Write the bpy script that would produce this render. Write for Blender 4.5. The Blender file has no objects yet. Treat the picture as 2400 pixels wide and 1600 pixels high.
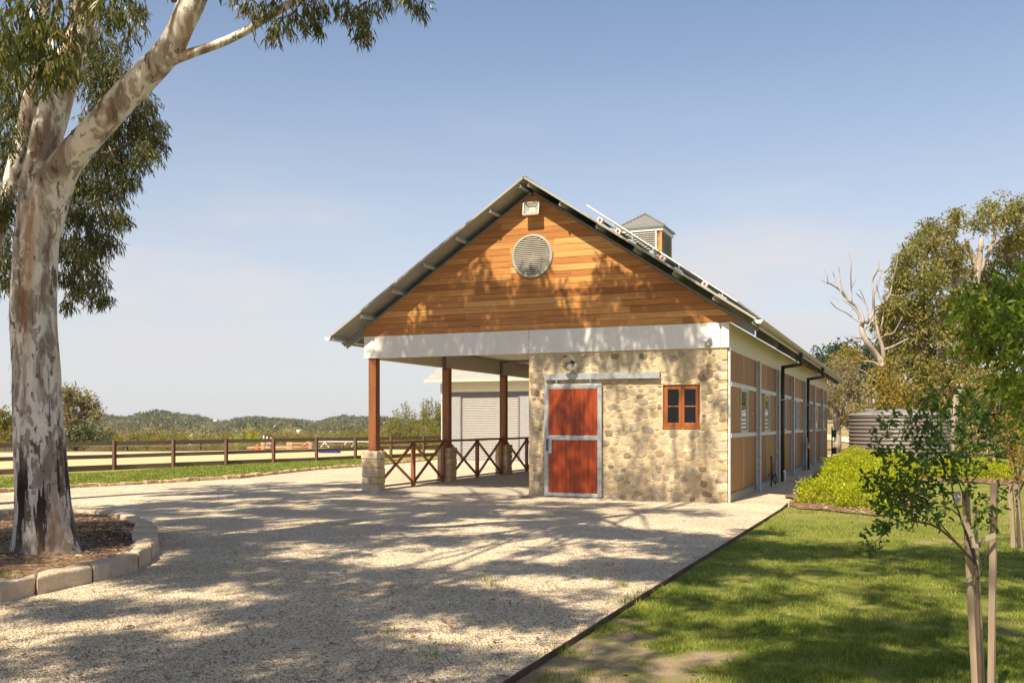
import bpy, math, random
import numpy as np
from mathutils import Vector, Matrix, noise as mnoise
random.seed(7); RNG = np.random.default_rng(7)
sc = bpy.context.scene
COL = sc.collection
PI = math.pi

# ------------------------------------------------------------------ camera
FPX = 2239.0; CX = 1200.0; HY = 995.0; EYE = 1.6
YAW = math.radians(22.36)
CAM = np.array([3.361, -19.812, EYE])
RT = np.array([math.cos(YAW), math.sin(YAW), 0.0])
FW = np.array([-math.sin(YAW), math.cos(YAW), 0.0])
cd = bpy.data.cameras.new('camera'); cam = bpy.data.objects.new('camera', cd); COL.objects.link(cam)
cam.location = CAM; cam.rotation_euler = (PI/2, 0, YAW)
cd.sensor_fit = 'HORIZONTAL'; cd.sensor_width = 36; cd.lens = FPX/2400*36
cd.shift_y = (HY-800)/2400; cd.clip_end = 6000; cd.clip_start = 0.1
sc.camera = cam

# ------------------------------------------------------------------ light
SUN = Vector((0.12, 0.86, -1.0)).normalized()          # the way the sunlight travels
sd = bpy.data.lights.new('sun', 'SUN'); so = bpy.data.objects.new('sun', sd); COL.objects.link(so)
sd.energy = 5.0; sd.angle = math.radians(0.55); sd.color = (1.0, 0.87, 0.66)
so.rotation_euler = SUN.to_track_quat('-Z', 'Y').to_euler()
w = bpy.data.worlds.new('World'); sc.world = w; w.use_nodes = True
nt = w.node_tree; nt.nodes.clear()
def wn(t, **k):
    n = nt.nodes.new(t)
    for a, b in k.items(): setattr(n, a, b)
    return n
sky = wn('ShaderNodeTexSky', sky_type='NISHITA', sun_disc=False)
sky.sun_elevation = math.asin(-SUN.z); sky.sun_rotation = math.atan2(-SUN.x, -SUN.y)
sky.air_density = 1.0; sky.dust_density = 0.7; sky.ozone_density = 2.6
bg = wn('ShaderNodeBackground'); bg.inputs[1].default_value = 0.090
out = wn('ShaderNodeOutputWorld')
tc = wn('ShaderNodeTexCoord'); sep = wn('ShaderNodeSeparateXYZ'); nt.links.new(tc.outputs['Generated'], sep.inputs[0])
mr = wn('ShaderNodeMapRange', interpolation_type='SMOOTHSTEP'); nt.links.new(sep.outputs[2], mr.inputs[0])
mr.inputs[1].default_value = -0.05; mr.inputs[2].default_value = 0.44; mr.inputs[3].default_value = 0.88; mr.inputs[4].default_value = 0.10
mp = wn('ShaderNodeMapping'); mp.inputs['Scale'].default_value = (1.2, 1.2, 5.0); nt.links.new(tc.outputs['Generated'], mp.inputs[0])
nz = wn('ShaderNodeTexNoise'); nz.inputs['Scale'].default_value = 1.6; nz.inputs['Detail'].default_value = 5; nz.inputs['Roughness'].default_value = .5
nt.links.new(mp.outputs[0], nz.inputs[0])
nr = wn('ShaderNodeMapRange', interpolation_type='SMOOTHSTEP'); nt.links.new(nz.outputs[0], nr.inputs[0])
nr.inputs[1].default_value = .44; nr.inputs[2].default_value = .68; nr.inputs[3].default_value = 0; nr.inputs[4].default_value = .42
mz = wn('ShaderNodeMapRange', interpolation_type='SMOOTHSTEP'); nt.links.new(sep.outputs[2], mz.inputs[0])
mz.inputs[1].default_value = .36; mz.inputs[2].default_value = .14; mz.inputs[3].default_value = 0; mz.inputs[4].default_value = 1
mm = wn('ShaderNodeMath', operation='MULTIPLY'); nt.links.new(nr.outputs[0], mm.inputs[0]); nt.links.new(mz.outputs[0], mm.inputs[1])
ad = wn('ShaderNodeMath', operation='ADD', use_clamp=True); nt.links.new(mr.outputs[0], ad.inputs[0]); nt.links.new(mm.outputs[0], ad.inputs[1])
mx = wn('ShaderNodeMix', data_type='RGBA'); nt.links.new(ad.outputs[0], mx.inputs[0]); nt.links.new(sky.outputs[0], mx.inputs[6])
mx.inputs[7].default_value = (5.2, 5.15, 5.3, 1)       # pale haze near the horizon and thin cloud
nt.links.new(mx.outputs[2], bg.inputs[0]); nt.links.new(bg.outputs[0], out.inputs[0])
sc.view_settings.view_transform = 'Standard'; sc.view_settings.look = 'None'
sc.view_settings.exposure = 0.72; sc.view_settings.gamma = 1.0
sc.cycles.max_bounces = 6; sc.cycles.diffuse_bounces = 3; sc.cycles.transparent_max_bounces = 6

# ------------------------------------------------------------------ helpers
def G(px, py, z=0.0):
    D = FPX*(EYE-z)/(py-HY)
    p = CAM + RT*((px-CX)/FPX*D) + FW*D
    return np.array([p[0], p[1], z])
def P(px, py, D):
    p = CAM + RT*((px-CX)/FPX*D) + FW*D
    return np.array([p[0], p[1], EYE+(HY-py)/FPX*D])
def proj(p):
    q = np.atleast_2d(p)-CAM
    D = q@FW; D2 = np.where(D > .1, D, .1)
    return CX+FPX*(q@RT)/D2, HY-FPX*q[:, 2]/D2, D
def visible(p, m=40):
    x, y, D = proj(p)
    return (D > .1) & (x > -m) & (x < 2400+m) & (y > -m) & (y < 1600+m)

def tag(o, label=None, cat=None, group=None, kind=None):
    if label: o['label'] = label
    if cat: o['category'] = cat
    if group: o['group'] = group
    if kind: o['kind'] = kind
    return o
def empty(name, loc=(0, 0, 0), label=None, cat=None, group=None, rz=0):
    o = bpy.data.objects.new(name, None); o.empty_display_size = .2; COL.objects.link(o)
    o.location = loc; o.rotation_euler = (0, 0, rz); return tag(o, label, cat, group)
def link(name, me, mat=None, parent=None, loc=None):
    o = bpy.data.objects.new(name, me); COL.objects.link(o)
    if mat and not me.materials: me.materials.append(mat)
    if parent: o.parent = parent
    if loc is not None: o.location = loc
    return o
def npmesh(name, v, f, smooth=False):
    v = np.asarray(v, dtype=np.float32); f = np.asarray(f, dtype=np.int32); k = f.shape[1]
    me = bpy.data.meshes.new(name)
    me.vertices.add(len(v)); me.vertices.foreach_set('co', v.ravel())
    me.loops.add(f.size); me.loops.foreach_set('vertex_index', f.ravel())
    me.polygons.add(len(f)); me.polygons.foreach_set('loop_start', np.arange(0, f.size, k, dtype=np.int32))
    me.polygons.foreach_set('loop_total', np.full(len(f), k, dtype=np.int32))
    if smooth: me.polygons.foreach_set('use_smooth', np.ones(len(f), dtype=bool))
    me.update(calc_edges=True); return me
class MB:
    def __init__(s): s.v = []; s.f = []
    def add(s, vs, fs):
        n = len(s.v); s.v += [tuple(float(c) for c in p) for p in vs]; s.f += [tuple(i+n for i in f) for f in fs]; return s
    def box(s, x0, x1, y0, y1, z0, z1):
        return s.add([(x0,y0,z0),(x1,y0,z0),(x1,y1,z0),(x0,y1,z0),(x0,y0,z1),(x1,y0,z1),(x1,y1,z1),(x0,y1,z1)],
                     [(0,3,2,1),(4,5,6,7),(0,1,5,4),(1,2,6,5),(2,3,7,6),(3,0,4,7)])
    def beam(s, a, b, wd, ht, up=(0, 0, 1)):
        a = Vector(a); b = Vector(b); d = (b-a).normalized(); u = Vector(up)
        sd_ = d.cross(u).normalized(); u = sd_.cross(d).normalized(); r = []
        for p in (a, b):
            for i, j in ((-1,-1),(1,-1),(1,1),(-1,1)): r.append(p+sd_*(i*wd/2)+u*(j*ht/2))
        return s.add(r, [(0,3,2,1),(4,5,6,7),(0,1,5,4),(1,2,6,5),(2,3,7,6),(3,0,4,7)])
    def tube(s, pts, rad, seg=10, cap=True, rough=0, seed=0):
        pts = [Vector(p) for p in pts]; n = len(pts)
        if not hasattr(rad, '__len__'): rad = [rad]*n
        vs = []; t0 = (pts[1]-pts[0]).normalized()
        sidev = t0.orthogonal().normalized()
        for i, p in enumerate(pts):
            t = (pts[min(i+1, n-1)]-pts[max(i-1, 0)]).normalized()
            sidev = (sidev-t*sidev.dot(t)).normalized(); up = t.cross(sidev)
            for k in range(seg):
                a = 2*PI*k/seg; dr = sidev*math.cos(a)+up*math.sin(a)
                r = rad[i]
                if rough:
                    q = p+dr*r
                    r *= 1+rough*mnoise.noise(Vector((q.x*2.3+seed, q.y*2.3, q.z*.9)))+rough*.45*mnoise.noise(Vector((q.x*8, q.y*8, q.z*3+seed)))
                vs.append(p+dr*r)
        fs = [(i*seg+k, i*seg+(k+1) % seg, (i+1)*seg+(k+1) % seg, (i+1)*seg+k) for i in range(n-1) for k in range(seg)]
        if cap: fs += [tuple(range(seg-1, -1, -1)), tuple((n-1)*seg+k for k in range(seg))]
        return s.add(vs, fs)
    def lathe(s, c, prof, seg=16, axis='z'):
        vs = []
        for r, h in prof:
            for k in range(seg):
                a = 2*PI*k/seg; u, v = r*math.cos(a), r*math.sin(a)
                vs.append((c[0]+u, c[1]+v, c[2]+h) if axis == 'z' else (c[0]+u, c[1]+h, c[2]+v))
        m = len(prof)
        return s.add(vs, [(i*seg+k, i*seg+(k+1) % seg, (i+1)*seg+(k+1) % seg, (i+1)*seg+k) for i in range(m-1) for k in range(seg)])
    def prism(s, pts, d):       # pts: polygon in 3D, d: extrusion vector
        n = len(pts); d = Vector(d); a = [Vector(p) for p in pts]
        return s.add(a+[p+d for p in a], [tuple(range(n)), tuple(range(2*n-1, n-1, -1))]+[(i, i+n, (i+1) % n+n, (i+1) % n) for i in range(n)])
    def mesh(s, name, smooth=False):
        me = bpy.data.meshes.new(name); me.from_pydata(s.v, [], s.f); me.update()
        if smooth: me.polygons.foreach_set('use_smooth', [True]*len(me.polygons))
        return me
    def build(s, name, mat, parent=None, smooth=False, bevel=0):
        o = link(name, s.mesh(name, smooth), mat, parent)
        if bevel:
            b = o.modifiers.new('bevel', 'BEVEL'); b.width = bevel; b.segments = 2; b.limit_method = 'ANGLE'
        return o
def spline(ctrl, per=6):
    """Catmull-Rom through (point, radius) pairs"""
    pts = [np.array(list(p)+[r], dtype=float) for p, r in ctrl]
    pts = [2*pts[0]-pts[1]]+pts+[2*pts[-1]-pts[-2]]; o = []
    for i in range(1, len(pts)-2):
        p0, p1, p2, p3 = pts[i-1:i+3]
        for k in range(per):
            t = k/per
            o.append(.5*((2*p1)+(-p0+p2)*t+(2*p0-5*p1+4*p2-p3)*t*t+(-p0+3*p1-3*p2+p3)*t**3))
    o.append(pts[-2]); o = np.array(o)
    return o[:, :3], np.maximum(o[:, 3], .002)

# ------------------------------------------------------------------ materials
class NT:
    def __init__(s, name):
        s.m = bpy.data.materials.new(name); s.m.use_nodes = True; s.t = s.m.node_tree
        s.b = s.t.nodes['Principled BSDF']; s.o = s.t.nodes['Material Output']
        s.co = s.n('ShaderNodeTexCoord').outputs['Object']
    def n(s, t, **k):
        x = s.t.nodes.new(t)
        for a, b in k.items(): setattr(x, a, b)
        return x
    def l(s, a, b): s.t.links.new(a, b)
    def math(s, op, a, b, clamp=False):
        x = s.n('ShaderNodeMath', operation=op, use_clamp=clamp)
        for i, q in enumerate((a, b)):
            if isinstance(q, (int, float)): x.inputs[i].default_value = q
            else: s.l(q, x.inputs[i])
        return x.outputs[0]
    def map(s, src=None, scale=(1, 1, 1), rnd=False):
        m = s.n('ShaderNodeMapping'); m.inputs['Scale'].default_value = scale
        src = src or s.co
        if rnd:
            oi = s.n('ShaderNodeObjectInfo'); v = s.n('ShaderNodeVectorMath', operation='SCALE'); v.inputs[0].default_value = (37, 91, 53)
            s.l(oi.outputs['Random'], v.inputs['Scale']); a = s.n('ShaderNodeVectorMath', operation='ADD')
            s.l(src, a.inputs[0]); s.l(v.outputs[0], a.inputs[1]); src = a.outputs[0]
        s.l(src, m.inputs[0]); return m.outputs[0]
    def noise(s, scale, detail=4, co=None, rough=.55, dist=0):
        x = s.n('ShaderNodeTexNoise'); x.inputs['Scale'].default_value = scale; x.inputs['Detail'].default_value = detail
        x.inputs['Roughness'].default_value = rough; x.inputs['Distortion'].default_value = dist
        s.l(co or s.co, x.inputs[0]); return x.outputs[0]
    def ramp(s, fac, stops, interp='LINEAR'):
        r = s.n('ShaderNodeValToRGB'); r.color_ramp.interpolation = interp; e = r.color_ramp.elements
        while len(e) < len(stops): e.new(.5)
        for q, (p, c) in zip(e, stops):
            q.position = p; q.color = (*(c if hasattr(c, '__len__') else (c, c, c)), 1)
        s.l(fac, r.inputs[0]); return r.outputs[0]
    def rng(s, fac, a, b, c=0., d=1.):
        m = s.n('ShaderNodeMapRange'); s.l(fac, m.inputs[0])
        for i, q in enumerate((a, b, c, d)): m.inputs[i+1].default_value = q
        return m.outputs[0]
    def mix(s, fac, a, b, mode='MIX'):
        m = s.n('ShaderNodeMix', data_type='RGBA', blend_type=mode)
        for i, q in ((0, fac), (6, a), (7, b)):
            if isinstance(q, (int, float)): m.inputs[i].default_value = q
            elif isinstance(q, tuple): m.inputs[i].default_value = (*q, 1)
            else: s.l(q, m.inputs[i])
        return m.outputs[2]
    def bump(s, h, strength=.4, dist=.01):
        b = s.n('ShaderNodeBump'); b.inputs['Strength'].default_value = strength; b.inputs['Distance'].default_value = dist
        s.l(h, b.inputs['Height']); s.l(b.outputs[0], s.b.inputs['Normal']); return b
    def fin(s, col, rough=.7, metal=0, spec=.5):
        if isinstance(col, tuple): s.b.inputs['Base Color'].default_value = (*col, 1)
        else: s.l(col, s.b.inputs['Base Color'])
        if isinstance(rough, (int, float)): s.b.inputs['Roughness'].default_value = rough
        else: s.l(rough, s.b.inputs['Roughness'])
        s.b.inputs['Metallic'].default_value = metal; s.b.inputs['Specular IOR Level'].default_value = spec
        return s.m
def simple(name, c, rough=.6, metal=0, var=.12, scale=6, spec=.5, bump=0, bs=60, stretch=(1, 1, 1), objvar=0):
    s = NT(name); co = s.map(scale=stretch, rnd=objvar > 0)
    n = s.noise(scale, 5, co)
    k = s.rng(n, .3, .7, 1-var, 1+var)
    if objvar:
        oi = s.n('ShaderNodeObjectInfo'); k = s.math('MULTIPLY', k, s.rng(oi.outputs['Random'], 0, 1, 1-objvar, 1+objvar))
    h = s.n('ShaderNodeVectorMath', operation='SCALE'); h.inputs[0].default_value = c; s.l(k, h.inputs['Scale'])
    if bump: s.bump(s.noise(bs, 4, co), bump, .004)
    return s.fin(h.outputs[0], rough, metal, spec)
def wood(name, cols, axis='x', rough=.55, grain=1.0, spec=.4):
    """cols: tones an individual board may take; grain runs along axis"""
    s = NT(name)
    st = {'x': (.6, 14, 14), 'y': (14, .6, 14), 'z': (14, 14, .6)}[axis]
    co = s.map(scale=st, rnd=True)
    oi = s.n('ShaderNodeObjectInfo')
    base = s.ramp(oi.outputs['Random'], [(i/(len(cols)-1), c) for i, c in enumerate(cols)])
    n = s.noise(1.6, 6, co, .6, .4); n2 = s.noise(7, 4, co, .6)
    k = s.math('MULTIPLY', s.rng(n, .3, .72, 1-.32*grain, 1+.30*grain), s.rng(n2, .3, .7, 1-.12*grain, 1+.12*grain))
    h = s.n('ShaderNodeVectorMath', operation='SCALE'); s.l(base, h.inputs[0]); s.l(k, h.inputs['Scale'])
    s.bump(n2, .25, .003)
    return s.fin(h.outputs[0], rough, 0, spec)
def leafmat(name, cols, trans=.35, rough=.5, spec=.35, big=1.5):
    s = NT(name); g = s.n('ShaderNodeNewGeometry')
    n = s.noise(big, 2)
    f = s.math('ADD', s.math('MULTIPLY', g.outputs['Random Per Island'], .7), s.rng(n, .35, .65, 0, .3), True)
    c = s.ramp(f, [(i/(len(cols)-1), q) for i, q in enumerate(cols)])
    s.fin(c, rough, 0, spec)
    t = s.n('ShaderNodeBsdfTranslucent'); s.l(s.mix(1.0, c, (1.5, 1.55, .7), 'MULTIPLY'), t.inputs[0])
    m = s.n('ShaderNodeMixShader'); m.inputs[0].default_value = trans
    s.l(s.b.outputs[0], m.inputs[1]); s.l(t.outputs[0], m.inputs[2]); s.l(m.outputs[0], s.o.inputs[0])
    return s.m
M = {}
M['white'] = simple('white_paint', (.74, .73, .70), .45, var=.03, scale=3)
M['cream'] = simple('cream_paint', (.66, .62, .50), .5, var=.04, scale=3)
M['soffit'] = simple('soffit_paint', (.62, .56, .45), .6, var=.05)
M['roof'] = simple('roof_steel', (.36, .355, .315), .42, 0, var=.08, scale=2)
M['cuproof'] = simple('cupola_roof_steel', (.20, .20, .185), .45, 0, var=.08, scale=2)
M['steel'] = simple('grey_painted_steel', (.20, .20, .195), .45, .2, var=.12)
M['galv'] = simple('galvanised_steel', (.46, .48, .49), .42, .55, var=.22, scale=14)
M['galvm'] = simple('galvanised_matt', (.58, .60, .59), .55, .1, var=.18, scale=9)
M['charcoal'] = simple('charcoal_pipe', (.028, .03, .034), .4, var=.1)
M['black'] = simple('black_fitting', (.015, .015, .017), .5)
M['pvc'] = simple('white_plastic', (.7, .7, .68), .4)
M['guttermat'] = simple('gutter_steel', (.50, .49, .40), .35, 0, var=.06)
M['board'] = wood('gable_timber', [(.29,.11,.028),(.50,.225,.060),(.38,.15,.04),(.62,.33,.11),(.45,.19,.052),(.54,.255,.075),(.33,.125,.033),(.48,.21,.058),(.58,.29,.09)], 'x', .42)
M['back'] = simple('dark_backing', (.06, .035, .02), .9)
M['doorw'] = wood('red_door_timber', [(.27,.042,.009),(.30,.048,.010),(.255,.038,.008),(.285,.045,.009)], 'z', .33, .7, .5)
M['windoww'] = wood('window_timber', [(.34,.11,.032),(.30,.095,.028)], 'z', .35, .7)
M['post'] = wood('stained_post_timber', [(.24,.085,.032),(.29,.11,.042)], 'z', .45)
M['rail'] = wood('stained_rail_timber', [(.26,.10,.04),(.31,.125,.05),(.22,.085,.035)], 'y', .5)
M['fencep'] = wood('fence_post_timber', [(.11,.065,.045),(.15,.085,.055)], 'z', .8)
M['fencer'] = wood('fence_rail_timber', [(.16,.12,.09),(.21,.16,.115),(.13,.095,.07)], 'x', .85)
M['stake'] = wood('garden_stake_timber', [(.30,.22,.16),(.36,.27,.19)], 'z', .8)
M['yard'] = wood('yard_log_timber', [(.42,.22,.12),(.50,.28,.16)], 'x', .8)
M['sand'] = simple('arena_sand', (.62, .45, .24), .95, var=.10, scale=.8, spec=.1)
M['concrete'] = simple('concrete', (.42, .37, .30), .85, var=.14, scale=3, spec=.2)
M['shadewht'] = simple('lamp_glass', (.75, .62, .40), .4)
def m_glass():
    s = NT('window_glass'); s.fin((.006, .006, .006), .03, 0, .35)
    return s.m
M['glass'] = m_glass()
def m_mirrorglass():
    s = NT('stable_window_glass'); s.fin((.42, .44, .45), .03, .9, .9); return s.m
M['mglass'] = m_mirrorglass()
def m_panel():
    s = NT('brown_ribbed_panel'); co = s.map(scale=(1, 1, 1), rnd=True)
    sx = s.n('ShaderNodeSeparateXYZ'); s.l(s.co, sx.inputs[0])
    wv = s.math('SINE', s.math('MULTIPLY', sx.outputs[1], 2*PI/.045), 0)
    st = s.map(scale=(6, 14, .35), rnd=True); n = s.noise(1.5, 5, st)
    oi = s.n('ShaderNodeObjectInfo')
    c = s.mix(s.rng(oi.outputs['Random'], 0, 1, 0, 1), (.24, .095, .028), (.35, .165, .048))
    k = s.rng(n, .3, .7, .82, 1.18); h = s.n('ShaderNodeVectorMath', operation='SCALE'); s.l(c, h.inputs[0]); s.l(k, h.inputs['Scale'])
    s.bump(wv, .35, .004); return s.fin(h.outputs[0], .55, 0, .4)
M['panel'] = m_panel()
def m_stone(name, c1, c2, c3, rnd=True):
    s = NT(name); co = s.map(rnd=rnd); n = s.noise(7, 6, co, .65); n2 = s.noise(28, 5, co, .65); n3 = s.noise(2.5, 3, co)
    c = s.ramp(s.rng(n, .32, .68), [(0, c1), (.5, c2), (1, c3)])
    c = s.mix(s.rng(n2, .58, .72, 0, .30), c, tuple(q*.6 for q in c1)); c = s.mix(s.rng(n3, .45, .65, 0, .30), c, c3)
    s.bump(s.math('ADD', n2, s.math('MULTIPLY', n, 1.6)), .8, .022); return s.fin(c, .88, 0, .25)
M['mortar'] = m_stone('mortar', (.50, .385, .235), (.59, .46, .29), (.66, .53, .355), False)
M['st_cream'] = m_stone('cream_stone', (.56, .45, .29), (.68, .56, .38), (.75, .64, .47))
M['st_ochre'] = m_stone('ochre_stone', (.48, .32, .16), (.58, .44, .25), (.64, .52, .34))
M['st_grey'] = m_stone('grey_stone', (.40, .345, .26), (.50, .43, .33), (.58, .50, .38))
M['st_brown'] = m_stone('brown_stone', (.15, .10, .07), (.36, .26, .18), (.54, .42, .29))
M['kerb'] = m_stone('sandstone_kerb', (.50, .38, .25), (.60, .48, .34), (.66, .55, .42))
M['kerb2'] = m_stone('small_edging_stone', (.36, .22, .12), (.52, .36, .22), (.64, .50, .34))
def m_gravel():
    s = NT('gravel')
    v = s.n('ShaderNodeTexVoronoi'); v.inputs['Scale'].default_value = 58; s.l(s.co, v.inputs[0])
    sp = s.n('ShaderNodeSeparateColor'); s.l(v.outputs['Color'], sp.inputs[0])
    c = s.ramp(sp.outputs[0], [(0, (.19,.125,.075)), (.08, (.39,.28,.18)), (.3, (.60,.475,.325)), (.6, (.72,.595,.425)), (1, (.84,.735,.57))])
    big = s.noise(.5, 5, s.map(scale=(.45, 1.3, 1))); mid = s.noise(2.2, 5); fin_ = s.noise(14, 5)
    k = s.math('MULTIPLY', s.rng(big, .32, .68, .80, 1.10), s.math('MULTIPLY', s.rng(mid, .3, .7, .90, 1.10), s.rng(fin_, .3, .7, .90, 1.16)))
    h = s.n('ShaderNodeVectorMath', operation='SCALE'); s.l(c, h.inputs[0]); s.l(k, h.inputs['Scale'])
    v2 = s.n('ShaderNodeTexVoronoi'); v2.inputs['Scale'].default_value = 58; s.l(s.co, v2.inputs[0])
    hh = s.math('ADD', s.math('MULTIPLY', v2.outputs['Distance'], -1.0), s.math('MULTIPLY', s.noise(9, 4), .7))
    s.bump(hh, .9, .018); return s.fin(h.outputs[0], .95, 0, .15)
M['gravel'] = m_gravel()
def m_pebble():
    s = NT('pebbles'); g = s.n('ShaderNodeNewGeometry')
    c = s.ramp(g.outputs['Random Per Island'], [(0,(.16,.105,.065)),(.10,(.37,.26,.165)),(.3,(.58,.45,.30)),(.6,(.69,.57,.40)),(.85,(.77,.66,.50)),(1,(.83,.75,.61))])
    return s.fin(c, .85, 0, .25)
M['pebble'] = m_pebble()
def m_grass_ground(name, a, b, dry, dirt=False):
    s = NT(name); n = s.noise(1.1, 6); n2 = s.noise(26, 5, None, .7); n3 = s.noise(.22, 3); n4 = s.noise(110, 2)
    c = s.mix(s.rng(n, .32, .68), a, b); c = s.mix(s.rng(n3, .48, .72, 0, .55), c, dry); c = s.mix(s.rng(n2, .5, .75, 0, .5), c, tuple(q*.45 for q in a))
    c = s.mix(s.rng(n4, .5, .8, 0, .45), c, dry)
    if dirt:
        at = s.n('ShaderNodeAttribute', attribute_name='dirt'); dc = s.mix(s.noise(8, 5), (.32,.225,.14), (.50,.385,.26))
        f = s.math('ADD', at.outputs['Fac'], s.rng(s.noise(3.2, 8, None, .68), .3, .7, -.75, .55)); c = s.mix(s.rng(f, .25, .85), c, dc)
    s.bump(s.math('ADD', n2, n4), .8, .03); return s.fin(c, .95, 0, .1)
M['lawn'] = m_grass_ground('lawn_turf', (.17,.20,.034), (.29,.30,.058), (.46,.39,.16), True)
M['verge'] = m_grass_ground('verge_turf', (.26,.26,.045), (.38,.34,.08), (.54,.44,.20))
M['field'] = m_grass_ground('dry_paddock', (.30,.25,.10), (.42,.31,.15), (.50,.38,.22))
M['mulch'] = simple('bark_mulch', (.22, .14, .09), .95, var=.5, scale=22, spec=.1, bump=.9, bs=40)
def m_chip():
    s = NT('mulch_chips'); g = s.n('ShaderNodeNewGeometry')
    return s.fin(s.ramp(g.outputs['Random Per Island'], [(0,(.08,.045,.03)),(.35,(.22,.13,.08)),(.7,(.38,.25,.16)),(1,(.60,.46,.33))]), .9, 0, .15)
M['chip'] = m_chip()
def m_blade():
    s = NT('grass_blades'); g = s.n('ShaderNodeNewGeometry')
    n = s.noise(1.6, 4); n2 = s.noise(.8, 3)
    f = s.math('ADD', s.math('MULTIPLY', g.outputs['Random Per Island'], .6), s.rng(n, .35, .65, 0, .4), True)
    c = s.ramp(f, [(0,(.085,.13,.02)),(.35,(.165,.225,.033)),(.65,(.27,.32,.052)),(.86,(.46,.44,.11)),(1,(.60,.52,.28))])
    s.fin(c, .5, 0, .3); t = s.n('ShaderNodeBsdfTranslucent'); s.l(c, t.inputs[0]); m = s.n('ShaderNodeMixShader'); m.inputs[0].default_value = .35
    s.l(s.b.outputs[0], m.inputs[1]); s.l(t.outputs[0], m.inputs[2]); s.l(m.outputs[0], s.o.inputs[0]); return s.m
M['blade'] = m_blade()
def m_gumbark(name, warm=0.0, char=False):
    s = NT(name); co = s.map(scale=(1, 1, .42)); co2 = s.map(scale=(1, 1, .16)); co3 = s.map(scale=(1, 1, .10))
    n = s.noise(3.4, 8, co, .56, .45)
    c = s.ramp(n, [(0, (.07,.045,.035)), (.36, (.08,.05,.04)), (.375, (.19,.14,.105)), (.44, (.25,.195,.155)), (.452, (.40,.35,.30)), (.495, (.47,.42,.365)), (.505, (.68,.64,.57)), (.60, (.76,.72,.65)), (.61, (.46,.40,.34)), (.66, (.38,.32,.27)), (1, (.58,.53,.46))])
    n2 = s.noise(8.5, 6, co, .62, .6); c = s.mix(s.rng(n2, .565, .58, 0, .85), c, (.27,.22,.185))
    n5 = s.noise(5.2, 7, co, .66, .3); c = s.mix(s.rng(n5, .580, .60, 0, .95), c, (.10,.06,.04))
    n3 = s.noise(3.2, 5, co3, .6, .2); c = s.mix(s.rng(n3, .56, .70, 0, .75), c, (.42,.22,.10))
    fine = s.noise(48, 6, co2, .75); c = s.mix(s.rng(fine, .40, .72, .0, .38), c, (.30,.26,.22))
    if char:
        sx = s.n('ShaderNodeSeparateXYZ'); s.l(s.co, sx.inputs[0])
        lo = s.rng(sx.outputs[2], .1, 2.3, 1, 0); nn = s.noise(5.0, 5, co3, .6, .3)
        f = s.math('MULTIPLY', s.rng(s.math('ADD', nn, s.math('MULTIPLY', lo, .10)), .615, .64, 0, 1), s.rng(sx.outputs[2], .9, 2.0, 1, .3))
        c = s.mix(f, c, (.018, .014, .012))
        c = s.mix(s.rng(sx.outputs[2], .0, .9, .55, 0), c, s.mix(s.noise(9, 5, co2), (.10,.06,.04), (.34,.24,.16)))
    hgt = s.math('ADD', s.math('MULTIPLY', n, 1.2), s.math('MULTIPLY', s.noise(12, 5, co2, .65), .5))
    s.bump(hgt, .55, .03); return s.fin(c, .75, 0, .25)
M['gum'] = m_gumbark('gum_bark', char=True)
M['gum2'] = m_gumbark('gum_limb_bark')
M['palebark'] = simple('pale_bark', (.34, .28, .22), .8, var=.4, scale=4, stretch=(1, 1, .4))
M['deadbark'] = simple('dead_grey_bark', (.34, .28, .23), .85, var=.3, scale=3, stretch=(1, 1, .4))
M['brownbark'] = simple('brown_bark', (.24, .15, .10), .9, var=.4, scale=4, stretch=(1, 1, .4))
M['twig'] = simple('twig_bark', (.10, .065, .042), .8, var=.2)
M['lf_gum'] = leafmat('gum_leaves', [(.035,.042,.018),(.065,.075,.03),(.095,.105,.04),(.14,.14,.05),(.22,.19,.07)], .30, .42)
M['lf_near'] = leafmat('near_gum_leaves', [(.04,.055,.015),(.075,.095,.022),(.11,.13,.03),(.19,.17,.045),(.26,.15,.05)], .38, .35, .5)
M['lf_olive'] = leafmat('olive_leaves', [(.06,.07,.018),(.13,.135,.033),(.21,.20,.05),(.31,.26,.07),(.37,.26,.08)], .34, .5, .3, .25)
M['lf_ochre'] = leafmat('ochre_leaves', [(.10,.095,.02),(.20,.17,.035),(.32,.24,.05),(.42,.26,.06)], .38, .5, .3, .4)
M['lf_pale'] = leafmat('pale_gum_leaves', [(.14,.125,.06),(.22,.19,.10),(.28,.23,.12),(.33,.27,.14)], .3, .6, .2, .5)
M['lf_pine'] = leafmat('pine_leaves', [(.016,.035,.014),(.03,.06,.02),(.055,.095,.03)], .15, .6, .2, .3)
M['lf_hedge'] = leafmat('lime_hedge_leaves', [(.16,.19,.010),(.32,.36,.016),(.46,.49,.022),(.58,.58,.04)], .42, .45, .3, 3)
M['lf_sap'] = leafmat('sapling_leaves', [(.03,.06,.012),(.055,.10,.017),(.09,.15,.026),(.17,.23,.045)], .38, .38, .45, 3)
M['lf_bright'] = leafmat('bright_green_leaves', [(.05,.085,.011),(.11,.17,.016),(.24,.31,.026),(.42,.46,.05)], .44, .38, .45, 2)
M['lf_red'] = leafmat('reddish_leaves', [(.10,.11,.03),(.20,.17,.04),(.33,.20,.05),(.42,.15,.05)], .4, .45, .3, 3)
M['blue'] = simple('blue_plastic', (.02, .05, .55), .35)
M['orange'] = simple('orange_plastic', (.75, .12, .02), .5)
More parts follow.
